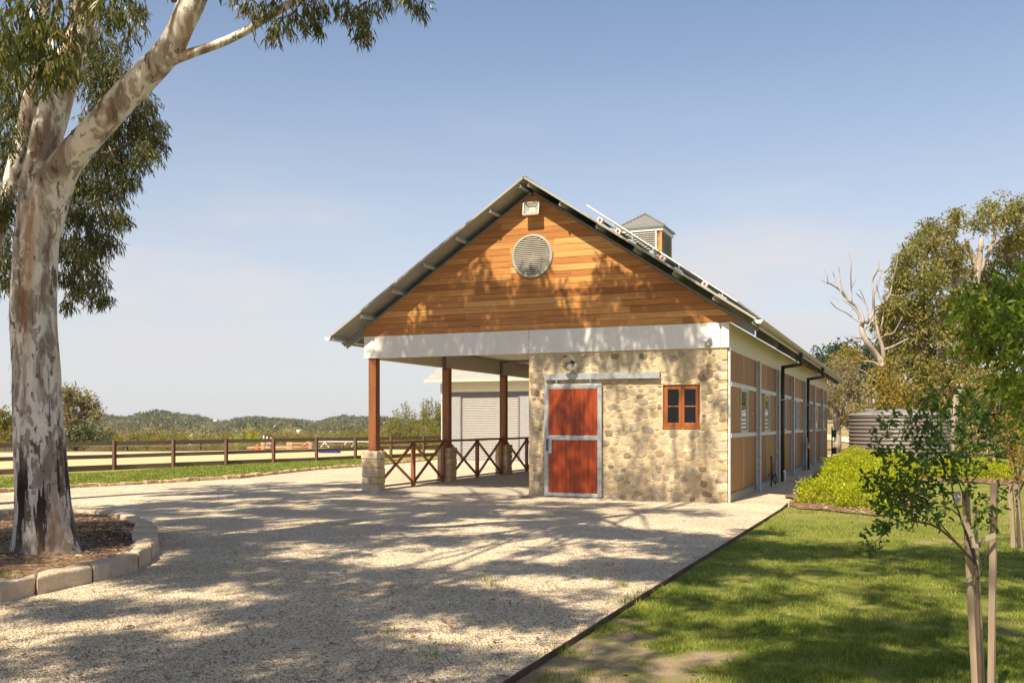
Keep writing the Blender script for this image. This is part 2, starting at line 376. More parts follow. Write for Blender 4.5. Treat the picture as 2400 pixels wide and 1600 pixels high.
# ================================================================== SETTING: ground
KERB = [(-260,1170),(-60,1158),(60,1150),(170,1143),(370,1132),(555,1121),(650,1110),(740,1100.5),(842,1093.5),(897,1088.7),(953,1083.6),(991,1080.5)]
KP = [G(*q) for q in KERB]
fA, fB = G(268, 1102), G(833, 1077.5); fd = (fB-fA)/np.linalg.norm(fB-fA); FSP = np.linalg.norm(fB-fA)/5
EDGE = [G(*q) for q in [(1000,1745),(1214,1600),(1472.6,1429.6),(1627.6,1330),(1830,1200)]]
def terrain_z(x, y):
    q = np.stack([x-CAM[0], y-CAM[1]], -1); lat = q@RT[:2]; D = q@FW[:2]; r = np.hypot(lat, D)
    def seg(v, pts):
        return np.interp(v, [a for a, _ in pts], [b for _, b in pts])
    left = seg(r, [(0,0),(56,0),(75,-1.6),(110,-3.2),(220,-8),(420,-12),(900,-9),(1250,-1),(1450,4.5),(1700,2),(1900,0)])
    right = seg(r, [(0,0),(52,0),(90,1.0),(150,2.2),(300,3.0),(600,2),(1200,2),(1900,1)])
    az = np.arctan2(lat, D); rise = np.exp(-((r-1400)/260)**2); left = left+rise*(5*np.exp(-((az+.36)/.12)**2)+3*np.sin(az*30)+2*np.sin(az*71+1)-2)
    t = np.clip((np.arctan2(lat, D)-.0)/.25, 0, 1); t = np.where(D < 0, .5, t)
    return left*(1-t)+right*t-.03
rad = np.concatenate([[.01], np.geomspace(4, 1900, 90)]); ang = np.linspace(0, 2*PI, 181)[:-1]
R_, A_ = np.meshgrid(rad, ang, indexing='ij'); X_ = CAM[0]+R_*np.cos(A_); Y_ = CAM[1]+R_*np.sin(A_)
Z_ = terrain_z(X_.ravel(), Y_.ravel()).reshape(X_.shape)
v = np.stack([X_, Y_, Z_], -1).reshape(-1, 3); na = len(ang)
f = [(i*na+j, i*na+(j+1) % na, (i+1)*na+(j+1) % na, (i+1)*na+j) for i in range(len(rad)-1) for j in range(na)]
tag(link('ground', npmesh('ground', v, [q[::-1] for q in f][::1], True), M['field']), kind='structure')
def sheet(name, pts, z, mat):
    me = bpy.data.meshes.new(name); me.from_pydata([(p[0], p[1], z) for p in pts], [], [tuple(range(len(pts)))]); me.update()
    if me.polygons[0].normal.z < 0: me.flip_normals()
    return tag(link(name, me, mat), kind='structure')
sheet('gravel_drive', [(-45,-60),(25,-60),(25,-18),(2.2,30),(1.5,34),(-26,34),(-45,20)], 0.0, M['gravel'])
FL = [fA+fd*FSP*t for t in (-9, -5, 0, 3, 5, 7, 8.6)]
sheet('grass_verge', [(p[0], p[1]) for p in KP]+[(p[0], p[1]) for p in FL[::-1]], .022, M['verge'])
nrm = np.array([-fd[1], fd[0], 0])
ar = [fA+fd*FSP*-12+nrm*.15, fA+fd*FSP*11+nrm*.15, fA+fd*FSP*11+nrm*17, fA+fd*FSP*-12+nrm*21]
sheet('sand_arena', [(p[0], p[1]) for p in ar], .008, M['sand'])

# lawn: fine grid near the camera with a dirt attribute, clipped along the steel edging
def edge_side(x, y):
    """signed distance right of the edging line (positive on the lawn)"""
    a, b = EDGE[1], EDGE[4]; t = (b-a)[:2]/np.linalg.norm((b-a)[:2])
    return (x-a[0])*t[1]-(y-a[1])*t[0]
DIRT = [(1290,1590,.75),(1400,1575,.6),(1350,1520,.42),(1470,1500,.30),(1560,1580,.35),(1640,1550,.30),(1690,1545,.25),(1500,1540,.3),(1440,1462,.2),(2170,1276,.22),(2240,1272,.3),(1220,1640,.8),(1330,1560,.4),(1240,1605,.5)]
DP = [(G(a, b), r) for a, b, r in DIRT]
def dirt(x, y):
    d = np.zeros_like(x)
    for p, r in DP:
        q = np.hypot(x-p[0], (y-p[1]))/r; d = np.maximum(d, np.clip(1.25-q, 0, 1))
    return d
a, b = EDGE[1], EDGE[4]; tt = (b-a)/np.linalg.norm(b-a); nn_ = np.array([tt[1], -tt[0], 0])
us = np.linspace(-14, 44, 233); vs_ = np.concatenate([np.linspace(0, 9, 60), np.linspace(9.6, 40, 36)])
U, V = np.meshgrid(us, vs_, indexing='ij')
LX = a[0]+tt[0]*U+nn_[0]*V; LY = a[1]+tt[1]*U+nn_[1]*V
far_end = np.hypot(*(b-a)[:2])
# beyond the planting bed the lawn edge steps right of the barn path
path_x = 1.9
LX = np.where((U > far_end+2.5) & (LX < path_x+.0*U), path_x, LX)
d = dirt(LX.ravel(), LY.ravel())
LZ = .014+.012*np.array([mnoise.noise(Vector((x*.5, y*.5, 0))) for x, y in zip(LX.ravel(), LY.ravel())])+.006
v = np.stack([LX.ravel(), LY.ravel(), LZ], -1); n1 = len(vs_)
f = [(i*n1+j, i*n1+j+1, (i+1)*n1+j+1, (i+1)*n1+j) for i in range(len(us)-1) for j in range(n1-1)]
me = npmesh('lawn', v, [q[::-1] for q in f], True)
at = me.attributes.new('dirt', 'FLOAT', 'POINT'); at.data.foreach_set('value', d.astype(np.float32))
tag(link('lawn', me, M['lawn']), kind='structure')
# bark bed under the lime hedge
BED = [G(*q) for q in [(1846,1172),(1870,1196),(1960,1202),(2070,1212),(2150,1205),(2190,1180),(2120,1150),(2140,1128),(2260,1132),(2390,1140),(2400,1115),(2200,1098),(2060,1088),(1975,1085),(1925,1100),(1895,1130)]]
B2 = []
for p, q in zip(BED, BED[1:]+BED[:1]):
    n = max(int(np.linalg.norm(q-p)/.12), 2)
    for i in range(n):
        c = p+(q-p)*i/n; k_ = np.array([mnoise.noise(Vector((c[0]*1.3, c[1]*1.3, 1))), mnoise.noise(Vector((c[0]*1.3, c[1]*1.3, 8))), 0])*.22+np.array([mnoise.noise(Vector((c[0]*7, c[1]*7, 1))), mnoise.noise(Vector((c[0]*7, c[1]*7, 8))), 0])*.07
        B2.append(c+k_)
BED = B2
sheet('mulch_bed', [(p[0], p[1]) for p in BED], .040, M['mulch'])
# steel garden edging
e = MB()
EP = EDGE+[G(1846, 1186)]
for p, q in zip(EP, EP[1:]): e.beam(p+np.array([0,0,.02]), q+np.array([0,0,.02]), .012, .09)
tag(e.build('steel_edging', simple('rusty_steel', (.075, .035, .022), .8, var=.3)), 'thin rusty steel strip edging the gravel along the lawn', 'edging')
# driveway strip far behind, pale
f1 = [G(1925, 1032), G(2010, 1046), G(2010, 1022), G(1925, 1014)]
def zg(p): return float(terrain_z(np.array([p[0]]), np.array([p[1]]))[0])
pa = [P(1915,1010,70),P(2060,1040,58),P(2060,1018,64),P(1915,1000,82)]
me = bpy.data.meshes.new('far_driveway'); me.from_pydata([(p[0], p[1], zg(p)+.06) for p in pa], [], [(0, 1, 2, 3)]); me.update()
tag(link('far_driveway', me, M['pebble']), kind='structure')

# pebbles on the near gravel
def octa(n, pos, size, flat=.6):
    base = np.array([(1,0,0),(0,1,0),(-1,0,0),(0,-1,0),(0,0,1),(0,0,-1)], float)
    fc = np.array([(0,1,4),(1,2,4),(2,3,4),(3,0,4),(1,0,5),(2,1,5),(3,2,5),(0,3,5)])
    a = RNG.uniform(0, 2*PI, n); ca, sa = np.cos(a), np.sin(a)
    vv = base[None]*RNG.uniform(.6, 1.25, (n, 6, 1))*size[:, None, None]; vv[:, :, 2] *= flat
    x = vv[:, :, 0]*ca[:, None]-vv[:, :, 1]*sa[:, None]; y = vv[:, :, 0]*sa[:, None]+vv[:, :, 1]*ca[:, None]
    tilt = RNG.uniform(-.4, .4, n)[:, None]
    vv = np.stack([x, y, vv[:, :, 2]+x*tilt], -1)+pos[:, None]
    return vv.reshape(-1, 3), (fc[None]+6*np.arange(n)[:, None, None]).reshape(-1, 3)
N = 62000
px = RNG.uniform(-80, 1760, N); pyy = 1215+RNG.beta(1.15, 1.0, N)*405
D = FPX*EYE/(pyy-HY); lat = (px-CX)/FPX*D
pp = CAM[None]+RT[None]*lat[:, None]+FW[None]*D[:, None]; pp[:, 2] = .002
ISL_C = G(95, 1300)
ok = (edge_side(pp[:, 0], pp[:, 1]) < -.03) & (np.hypot(pp[:, 0]-ISL_C[0], pp[:, 1]-ISL_C[1]) > 0)
pp = pp[ok]; sz = RNG.uniform(.004, .0115, len(pp))*RNG.uniform(.8, 1.25, len(pp))
PEB = (pp, sz)
# ================================================================== BARN
LEN = 26.6; WID = 8.6; RX = -4.3; ZB = 3.184; ZT = 3.70; ZR = 6.97; PITCH = .665; OH = .52; EO = .64
barn = empty('barn', (0, 0, 0), 'long gabled barn with stone front, orange timber gable and open carport corner', 'barn')
def roofz(x, drop=0): return ZR-PITCH*abs(x-RX)-drop
# --- stone front wall with window opening
WX0, WX1, WZ0, WZ1 = -1.355, -.573, 1.53, 2.44
SX = -4.38
m = MB()
m.box(SX, WX0, 0, .32, -.05, ZB); m.box(WX1, -.012, 0, .32, -.05, ZB)
m.box(WX0, WX1, 0, .32, -.05, WZ0); m.box(WX0, WX1, 0, .32, WZ1, ZB)
swall = m.build('stone_wall', M['mortar'], barn)
def stone_mesh(k, seg=11):
    r = random.Random(k); vs = []; fs = []
    ph = r.uniform(0, 6); sq = r.uniform(.25, .62)
    outl = []
    for i in range(seg):
        a = 2*PI*i/seg; c, s_ = math.cos(a), math.sin(a)
        rr = (1-sq)+sq/max(abs(c), abs(s_)); rr *= r.uniform(.80, 1.10); outl.append((c*rr, s_*rr))
    for sc_, h in ((1.05, -.3), (.98, .55), (.86, .92), (.45, 1.0)):
        for c, s_ in outl: vs.append((c*sc_, -h*r.uniform(.86, 1.1), s_*sc_))
    vs.append((0, -1.02, 0))
    for j in range(3):
        for i in range(seg): fs.append((j*seg+i, j*seg+(i+1) % seg, (j+1)*seg+(i+1) % seg, (j+1)*seg+i))
    fs += [(3*seg+i, 3*seg+(i+1) % seg, 4*seg) for i in range(seg)]
    me = bpy.data.meshes.new('stone'); me.from_pydata(vs, [], fs); me.update(); me.polygons.foreach_set('use_smooth', [True]*len(me.polygons))
    return me
SM = {}
def stone(parent, mk, x, y, z, rx, rz, h, rot, face='f'):
    k = random.randrange(9)
    if (k, mk) not in SM:
        me = stone_mesh(k); me.materials.append(M[mk]); SM[(k, mk)] = me
    o = bpy.data.objects.new('stone', SM[(k, mk)]); COL.objects.link(o); o.parent = parent
    o.location = (x, y, z); o.scale = (rx, h, rz); o.rotation_euler = (0, rot, 0 if face == 'f' else PI/2)
    return o
placed = []; rr_ = random.Random(3)
def pick(r):
    q = r.random()
    return 'st_cream' if q < .60 else 'st_grey' if q < .80 else 'st_ochre' if q < .92 else 'st_brown'
for target, (ra, rb) in ((26, (.115, .165)), (110, (.085, .12)), (120, (.06, .085)), (60, (.045, .06))):
    tries = 0; got = 0
    while got < target and tries < 9000 and len(placed) < 298:
        tries += 1
        rx = rr_.uniform(ra, rb); rz = rx*rr_.uniform(.52, .86)
        x = rr_.uniform(SX+rx+.01, -.02-rx); z = rr_.uniform(.01+rz, ZB-.015-rz)
        if -3.98+.02 < x-rx and x+rx < -2.67-.02 and z+rz < 2.46: continue
        if WX0-rx-.015 < x < WX1+rx+.015 and WZ0-rz-.01 < z < WZ1+rz+.01: continue
        bad = False
        for X, Z, A, B in placed:
            ddx = (x-X)/(rx+A+.010); ddz = (z-Z)/(rz+B+.009)
            if ddx*ddx+ddz*ddz < .93: bad = True; break
        if bad: continue
        placed.append((x, z, rx, rz)); got += 1
        mk = pick(rr_) if ra > .05 else rr_.choice(['st_brown', 'st_grey', 'st_cream', 'st_ochre'])
        stone(swall, mk, x, .004, z, rx, rz, rr_.uniform(.010, .022), rr_.uniform(-.25, .25))
for k in range(15):     # stones standing proud along the right corner
    z = .10+k*.208; b_ = MB(); r = rr_; w_ = r.uniform(.10, .22); hh = r.uniform(.06, .09)
    vs = []
    for sx_, cx_ in ((-1, 0), (1, 1)):
        for (yy, zz) in ((-.016, -hh), (-.020, hh), (.05, hh), (.05, -hh)): vs.append((-.004-(w_ if sx_ < 0 else 0)+r.uniform(-.006, .003), yy+r.uniform(-.005, .004), z+zz+r.uniform(-.012, .012)))
    b_.add(vs, [(0,1,2,3), (7,6,5,4), (0,4,5,1), (1,5,6,2), (2,6,7,3), (3,7,4,0)])
    b_.build('stone', M[r.choice(['st_cream', 'st_cream', 'st_ochre', 'st_grey'])], swall, bevel=.014)
small = MB()
for k in range(2600):
    rx = rr_.uniform(.022, .05); rz = rx*rr_.uniform(.5, .9); x = rr_.uniform(SX+rx+.01, -.03-rx); z = rr_.uniform(.02+rz, ZB-.02-rz)
    if -3.96 < x-rx and x+rx < -2.69 and z+rz < 2.46: continue
    if WX0-rx-.015 < x < WX1+rx+.015 and WZ0-rz-.01 < z < WZ1+rz+.01: continue
    if any(((x-X)/(rx+A+.004))**2+((z-Z)/(rz+B+.004))**2 < .90 for X, Z, A, B in placed): continue
    placed.append((x, z, rx, rz)); me_ = stone_mesh(k % 23, 8)
    small.add([(x+v.co.x*rx, .004+v.co.y*.013, z+v.co.z*rz) for v in me_.vertices], [tuple(p.vertices) for p in me_.polygons]); bpy.data.meshes.remove(me_)
    if len(placed) > 640: break
o = small.build('small_stones', M['st_cream'], swall, True); o['kind'] = 'stuff'
# --- white fascia band
rivet = MB()
def band(name, x0, x1, y0, y1, z0=ZB, z1=ZT, mat='white'): return MB().box(x0, x1, y0, y1, z0, z1).build(name, M[mat], barn, bevel=.004)
band('fascia_panel', -8.6, -4.372, -.035, .05); band('fascia_panel', -4.362, -.155, -.035, .05); band('fascia_panel', -.145, .03, -.035, .05)
for x in (-4.50, -4.24, -.32, -8.42, -8.32):
    for i in range(5): rivet.lathe((x, -.036, ZB+.07+i*.095), [(.011, .002), (.010, -.004), (.002, -.006)], 6, 'y')
rivet.build('rivet_rows', M['galv'], barn)
band('side_fascia', -.02, .03, .055, LEN, mat='cream'); band('side_fascia', -8.6, -8.56, .055, LEN, mat='cream')
band('fascia_inner_face', -8.555, -8.50, .055, 12.2, ZB+.004, ZT-.02, 'soffit')
band('fascia_trim', .0, .05, .05, LEN, ZB-.05, ZB-.004, 'cream')
# --- carport ceiling, back and inner walls
MB().box(-8.49, SX+.0, .06, 12.2, 3.63, 3.66).build('ceiling', M['soffit'], barn)
MB().box(SX, SX+.12, .33, LEN-.1, 0, 3.6).box(-8.55, SX-.002, 12.3, 12.42, 0, 3.6).box(-8.56, -8.46, 12.43, LEN, 0, 3.6).box(-8.5, -.1, LEN-.12, LEN, 0, 3.6).build('inner_wall', M['cream'], barn)
MB().box(-8.7, -4.40, -.42, 12.25, -.03, .03).box(-4.40, -.02, .33, LEN, -.05, .03).build('floor_slab', M['concrete'], barn)
MB().box(-4.22, -2.35, -.40, -.002, -.03, .022).build('door_threshold', M['concrete'], barn)
# --- gable
g = MB(); gl = (ZR-.24-3.705)/PITCH
g.prism([(RX-gl, .02, 3.705), (RX+gl, .02, 3.705), (RX, .02, ZR-.24)], (0, .04, 0))
gable = g.build('gable_wall', M['back'], barn)
rb = random.Random(11); BH = .142; z = 3.706; row = 0
while z < ZR-.30:
    z1 = min(z+BH-.007, ZR-.262)
    h0 = (ZR-.245-z)/PITCH; h1 = max((ZR-.245-z1)/PITCH, .005)
    x = RX-h0; xe = RX+h0; cuts = [x]
    cx_ = x+rb.uniform(.3, 2.3)
    while cx_ < xe-.3:
        cuts.append(round((cx_-RX)/.52)*.52+RX if row % 2 else cx_); cx_ = cuts[-1]+rb.uniform(1.0, 2.9)
    cuts.append(xe)
    for c0, c1 in zip(cuts, cuts[1:]):
        if c1-c0 < .06: continue
        lt = max(c0+.001, RX-h1) if c0 == x else c0+.001; rt_ = min(c1-.001, RX+h1) if c1 == xe else c1-.001
        tl = max(lt, RX-h1); tr = min(rt_, RX+h1)
        lb = c0+.001; rbm = c1-.001
        if tr-tl < .01: continue
        y0 = -.012-rb.uniform(0, .003)
        pts = [(lb, y0-.003, z), (rbm, y0-.003, z), (tr, y0, z1), (tl, y0, z1)]
        MB().prism(pts, (0, .03, 0)).build('board', M['board'], gable)
    z += BH; row += 1
# gable rafters along the slopes
for s_ in (-1, 1):
    xe = RX+s_*(4.3+EO-.05)
    MB().beam((RX+s_*.02, .03, roofz(RX+s_*.02, .205)), (xe, .03, roofz(xe, .205)), .055, .06, up=(0, 1, 0)).build('gable_rafter', M['steel'], barn)
# --- roof sheets, corrugated along the slope
def corr(name, x0, x1, y0, y1, zfun, amp=.0095, pitch=.076, n=6, mat='roof', parent=barn, axis='x'):
    k = int((y1-y0)/pitch*n); ys = np.linspace(y0, y1, k+1); zz = amp*np.cos((ys-y0)/pitch*2*PI)
    v = []
    for x in (x0, x1):
        for y, c in zip(ys, zz): v.append((x, y, zfun(x)+c) if axis == 'x' else (y, x, zfun(x)+c))
    m_ = k+1; f = [(i, i+1, m_+i+1, m_+i) for i in range(k)]
    return link(name, npmesh(name, v, f, True), M[mat], parent)
XL, XR = RX-4.3-EO, RX+4.3+EO
corr('roof_sheet', RX, XR, -OH, LEN+OH, lambda x: roofz(x)); corr('roof_sheet', XL, RX, -OH, LEN+OH, lambda x: roofz(x))
rc = MB()
for s_ in (-1, 1): rc.beam((RX+s_*.08, -OH-.02, roofz(RX+.08)+.018), (RX+s_*.08, LEN+OH+.02, roofz(RX+.08)+.018), .20, .012, up=(s_*PITCH, 0, 1))
rc.tube([(RX, -OH-.02, ZR+.02), (RX, LEN+OH+.02, ZR+.02)], .032, 8)
rc.build('ridge_cap', M['roof'], barn)
for s_ in (-1, 1):
    a_ = (RX+s_*.02, -OH-.012, roofz(RX+s_*.02)+.004); b_ = (RX+s_*(4.3+EO), -OH-.012, roofz(RX+4.3+EO)+.004)
    MB().beam(a_, b_, .045, .012, up=(0, 1, 0)).build('verge_flashing', M['roof'], barn)
for k in range(0, 7):
    for s_ in (-1, 1):
        dx = .10 if k == 0 else .82*k-(.04 if k == 6 else 0)
        x = RX+s_*dx; zc = roofz(x, .075); sl = Vector((s_, 0, -PITCH)).normalized(); u = Vector((s_*PITCH, 0, 1)).normalized()
        c = Vector((x, 0, zc)); q = MB(); y0, y1 = -OH+.03, (LEN+OH-.03)
        def cbeam(off, wd, ht): q.beam(c+off+Vector((0, y0, 0)), c+off+Vector((0, y1, 0)), wd, ht, up=u)
        cbeam(Vector(), .006, .10); cbeam(sl*.022+u*.048, .05, .006); cbeam(sl*.022-u*.048, .05, .006); cbeam(sl*.046-u*.038, .005, .022)
        q.build('purlin', M['galvm'], barn)
# --- gutters (half round) and brackets
def gutter(s_, name='gutter'):
    x = RX+s_*(4.3+EO+.055); zt = roofz(RX+s_*(4.3+EO))-.015; seg = 9; r = .075; y0, y1 = -OH-.02, LEN+OH
    vs = []; 
    for rr, in ((r,), (r-.006,)):
        for y in (y0, y1):
            for k in range(seg+1):
                a = PI+PI*k/seg; vs.append((x+rr*math.cos(a), y, zt+rr*math.sin(a)))
    n_ = seg+1; fs = []
    for b_ in (0, 2*n_):
        for k in range(seg): fs.append((b_+k, b_+k+1, b_+n_+k+1, b_+n_+k))
    fs.append(tuple(range(n_))); fs.append(tuple(range(n_, 2*n_)))
    me = bpy.data.meshes.new(name); me.from_pydata(vs, [], fs); me.update(); me.polygons.foreach_set('use_smooth', [len(p.vertices) == 4 for p in me.polygons])
    o = link(name, me, M['guttermat'], barn)
    MB().lathe((x, y0-.004, zt), [(.001, 0), (r+.004, 0), (r+.004, .012)], 20, 'y')
    cap = MB(); cap.prism([(x+(r+.003)*math.cos(PI+PI*k/12), y0-.004, zt+(r+.003)*math.sin(PI+PI*k/12)) for k in range(13)], (0, .012, 0)); cap.build('end_cap', M['white'], o)
    rd = MB()
    rd.tube([(x+s_*r, y0, zt), (x+s_*r, y1, zt)], .009, 6)
    yy = .25
    while yy < LEN+.4:
        rd.tube([(x+(r+.003)*math.cos(PI+PI*k/8), yy, zt+(r+.003)*math.sin(PI+PI*k/8)) for k in range(9)], .006, 5); yy += .62
    rd.build('gutter_bracket', M['guttermat'], o)
    return x, zt
gx, gz = gutter(1); gxl, gzl = gutter(-1)
for s_ in (-1, 1):
    xa = RX+s_*(4.3+EO-.02); MB().box(min(xa, xa+s_*.02), max(xa, xa+s_*.02), -.02, LEN, gz-.13, gz+.0).build('eave_board', M['guttermat'], barn)
# --- rafter tails on both eaves
COLY = [.03]+[3.8*k for k in range(1, 7)]+[LEN-.08]
for s_ in (-1, 1):
    for y in COLY:
        xa = 0+.032 if s_ > 0 else -8.602; xb = xa+s_*.50
        pts = [(xa, y-.02, roofz(xa, .15)), (xb, y-.02, roofz(xb, .13)), (xb, y-.02, roofz(xb, .13)-.21), (xa, y-.02, min(roofz(xa, .15)-.22, 3.72))]
        if s_ < 0: pts = [(p[0], p[1]-.03, p[2]) for p in pts]
        MB().prism(pts, (0, .05, 0)).build('rafter_tail', M['steel'], barn)
# --- side wall: columns, rails, panels, windows
for i, y in enumerate(COLY):
    c = MB(); yy = max(y, .06)
    if i in (0, 7): c.box(.0, .045, yy-.03, yy+.03, 0, ZB-.052)
    else: c.box(.035, .05, yy-.08, yy+.08, .0, ZB-.052).box(.05, .13, yy-.006, yy+.006, .0, ZB-.052).box(.13, .145, yy-.08, yy+.08, 0, ZB-.052)
    c.build('wall_column', M['galvm'], barn)
CY = [.09]+[3.8*k for k in range(1, 7)]+[LEN-.11]
for i in range(7):
    y0, y1 = CY[i]+.085*(i > 0), CY[i+1]-.085*(i < 6); ym = (y0+y1)/2
    MB().box(.02, .062, y0, y1, 2.39, 2.49).build('wall_rail', M['galvm'], barn)
    MB().box(.02, .062, y0, y1, 1.335, 1.425).build('wall_rail', M['galvm'], barn)
    MB().box(-.02, .055, y0, y1, .14, .185).build('wall_rail', M['steel'], barn)
    wy0, wy1 = ym-.52, ym+.52
    for a0, a1, z0, z1 in ((y0, ym-.012, .19, 1.33), (ym+.012, y1, .19, 1.33), (y0, ym-.012, 2.495, ZB-.053), (ym+.012, y1, 2.495, ZB-.053), (y0, wy0-.004, 1.43, 2.385), (wy1+.004, y1, 1.43, 2.385)):
        MB().box(.0, .028, a0, a1, z0, z1).build('wall_panel', M['panel'], barn)
    for z0, z1 in ((.19, 1.33), (2.495, ZB-.053)): MB().box(.0, .034, ym-.011, ym+.011, z0, z1).build('panel_joint', M['galvm'], barn)
    wf = MB(); t_ = .05; wf.box(.0, .055, wy0, wy0+t_, 1.43, 2.385).box(.0, .055, wy1-t_, wy1, 1.43, 2.385).box(.0, .055, wy0+t_, wy1-t_, 1.43, 1.43+t_).box(.0, .055, wy0+t_, wy1-t_, 2.385-t_, 2.385)
    if i == 3: wf.box(.0, .05, ym-.03, ym+.03, 1.48, 2.335)
    wo = wf.build('stable_window', M['galv'], barn)
    MB().box(.012, .03, wy0+t_, wy1-t_, 1.48, 2.335).build('pane', M['mglass'], wo)
    MB().lathe((.09, wy1+.28, 1.86), [(.002, -.02), (.022, -.018), (.022, .018), (.002, .02)], 8).box(.028, .09, wy1+.27, wy1+.29, 1.85, 1.87).build('window_catch', M['galv'], wo)
MB().box(-.1, .02, .05, LEN, -.05, .14).build('plinth', M['concrete'], barn)
# --- downpipes
for y in (7.78, 15.35):
    dpp = MB(); r = .052
    dpp.tube([(gx, y+.0, gz-.03), (gx, y, gz-.42)], r, 12); dpp.tube([(gx, y, gz-.40), (.20, y, gz-.46)], r*.95, 12); dpp.tube([(.20, y, gz-.42), (.20, y, .02)], r, 12)
    o = dpp.build('downpipe', M['charcoal'], barn, True)
    MB().box(.10, .26, y-.065, y+.065, 2.28, 2.31).build('pipe_clip', M['galv'], o)
# --- sliding door on the stone wall
DX0, DX1, DZ0, DZ1 = -3.98, -2.67, .04, 2.485; y0 = -.105
df = MB(); t_ = .075
df.box(DX0, DX0+t_, y0, y0+.06, DZ0, DZ1).box(DX1-t_, DX1, y0, y0+.06, DZ0, DZ1)
df.box(DX0+t_, DX1-t_, y0, y0+.06, DZ1-t_, DZ1).box(DX0+t_, DX1-t_, y0, y0+.06, DZ0, DZ0+.075).box(DX0+t_, DX1-t_, y0, y0+.06, 1.268, 1.368)
df.box(DX0+t_, DX0+t_+.02, y0+.008, y0+.05, DZ0+.075, 1.268).box(DX1-t_-.02, DX1-t_, y0+.008, y0+.05, DZ0+.075, 1.268)
df.box(DX0+t_, DX0+t_+.02, y0+.008, y0+.05, 1.368, DZ1-t_).box(DX1-t_-.02, DX1-t_, y0+.008, y0+.05, 1.368, DZ1-t_)
df.box(DX0+t_+.02, DX1-t_-.02, y0+.008, y0+.05, DZ1-t_-.03, DZ1-t_)
door = df.build('sliding_door', M['galv'], barn, bevel=.004)
nb = 11; bw = (DX1-DX0-2*t_-.04)/nb
for zz0, zz1 in ((DZ0+.075, 1.268), (1.368, DZ1-t_-.03)):
    for k in range(nb):
        x = DX0+t_+.02+k*bw; MB().box(x+.0012, x+bw-.0012, y0+.016+rb.uniform(0, .002), y0+.045, zz0, zz1).build('door_board', M['doorw'], door, bevel=.0015)
MB().box(DX0+.055, DX0+.175, y0-.006, y0-.001, .975, 1.345).build('lock_plate', M['galv'], door)
MB().box(DX0+.07, DX0+.10, y0-.0605, y0-.052, 1.03, 1.29).box(DX0+.075, DX0+.095, y0-.052, y0-.006, 1.27, 1.29).box(DX0+.075, DX0+.095, y0-.052, y0-.006, 1.03, 1.05).build('handle', M['charcoal'], door)
tk = MB().box(-3.97, -1.40, -.115, -.045, 2.58, 2.605).box(-3.97, -1.40, -.055, -.045, 2.605, 2.71).box(-3.97, -1.40, -.115, -.105, 2.605, 2.70).box(-3.97, -1.40, -.10, -.0, 2.70, 2.712)
track = tk.build('door_track', M['galv'], barn)
for x in (-3.93, -2.72, -1.46): MB().box(x-.02, x+.02, -.122, -.116, 2.61, 2.70).box(x-.012, x+.012, -.128, -.122, 2.64, 2.66).box(x-.05, x+.05, -.045, .0, 2.60, 2.71).build('track_bracket', M['galv'], track)
for x in (-3.70, -2.92): MB().box(x-.055, x+.055, -.10, -.06, 2.487, 2.50).tube([(x, -.08, 2.50), (x, -.08, 2.585)], .010, 8).lathe((x, -.08, 2.535), [(.001, 0), (.028, 0), (.028, .022), (.001, .022)], 8).build('track_hanger', M['galv'], door)
# --- timber casement window
wy = .045
fr = MB(); t_ = .035
fr.box(WX0, WX0+t_, wy, .12, WZ0, WZ1).box(WX1-t_, WX1, wy, .12, WZ0, WZ1).box(WX0+t_, WX1-t_, wy, .12, WZ1-t_, WZ1).box(WX0-.01, WX1+.01, -.02, .12, WZ0-.012, WZ0+t_)
win = fr.build('casement_window', M['windoww'], barn)
MB().box(WX0+.002, WX1-.002, .121, .13, WZ0, WZ1).build('window_backing', M['black'], win)
xm = (WX0+WX1)/2
for a0, a1 in ((WX0+t_+.003, xm-.002), (xm+.002, WX1-t_-.003)):
    z0, z1 = WZ0+t_+.003, WZ1-t_-.003; s2 = .058; y_ = wy-.012; zm = (z0+z1)/2; c = MB()
    c.box(a0, a0+s2, y_, y_+.04, z0, z1).box(a1-s2, a1, y_, y_+.04, z0, z1).box(a0+s2, a1-s2, y_, y_+.04, z1-s2, z1).box(a0+s2, a1-s2, y_, y_+.04, z0, z0+s2+.015).box(a0+s2, a1-s2, y_+.004, y_+.04, zm-.010, zm+.010)
    ca = c.build('casement', M['windoww'], win, bevel=.003)
    for p0, p1 in ((z0+s2+.015, zm-.010), (zm+.010, z1-s2)): MB().box(a0+s2, a1-s2, y_+.018, y_+.024, p0, p1).build('pane', M['glass'], ca)
# --- round gable vent
rv = MB(); vc = (-4.295, 0, 5.34)
rv.lathe((vc[0], -.05, vc[2]), [(.425, .03), (.425, 0), (.48, -.0), (.485, .012), (.485, .04)], 48, 'y')
vent = rv.build('round_vent', simple('vent_frame_paint', (.36, .35, .30), .5), barn, True)
MB().lathe((vc[0], -.016, vc[2]), [(.001, 0), (.43, 0), (.43, .006)], 36, 'y').build('vent_backing', M['black'], vent)
slatm = simple('vent_slat_paint', (.50, .47, .40), .5)
for k in range(20):
    zz = vc[2]-.41+k*.0425; h = math.sqrt(max(.424**2-(zz-vc[2])**2, 0))
    MB().beam((vc[0]-h, -.04, zz), (vc[0]+h, -.04, zz), .046, .006, up=(0, -.75, 1)).build('vent_slat', slatm, vent)
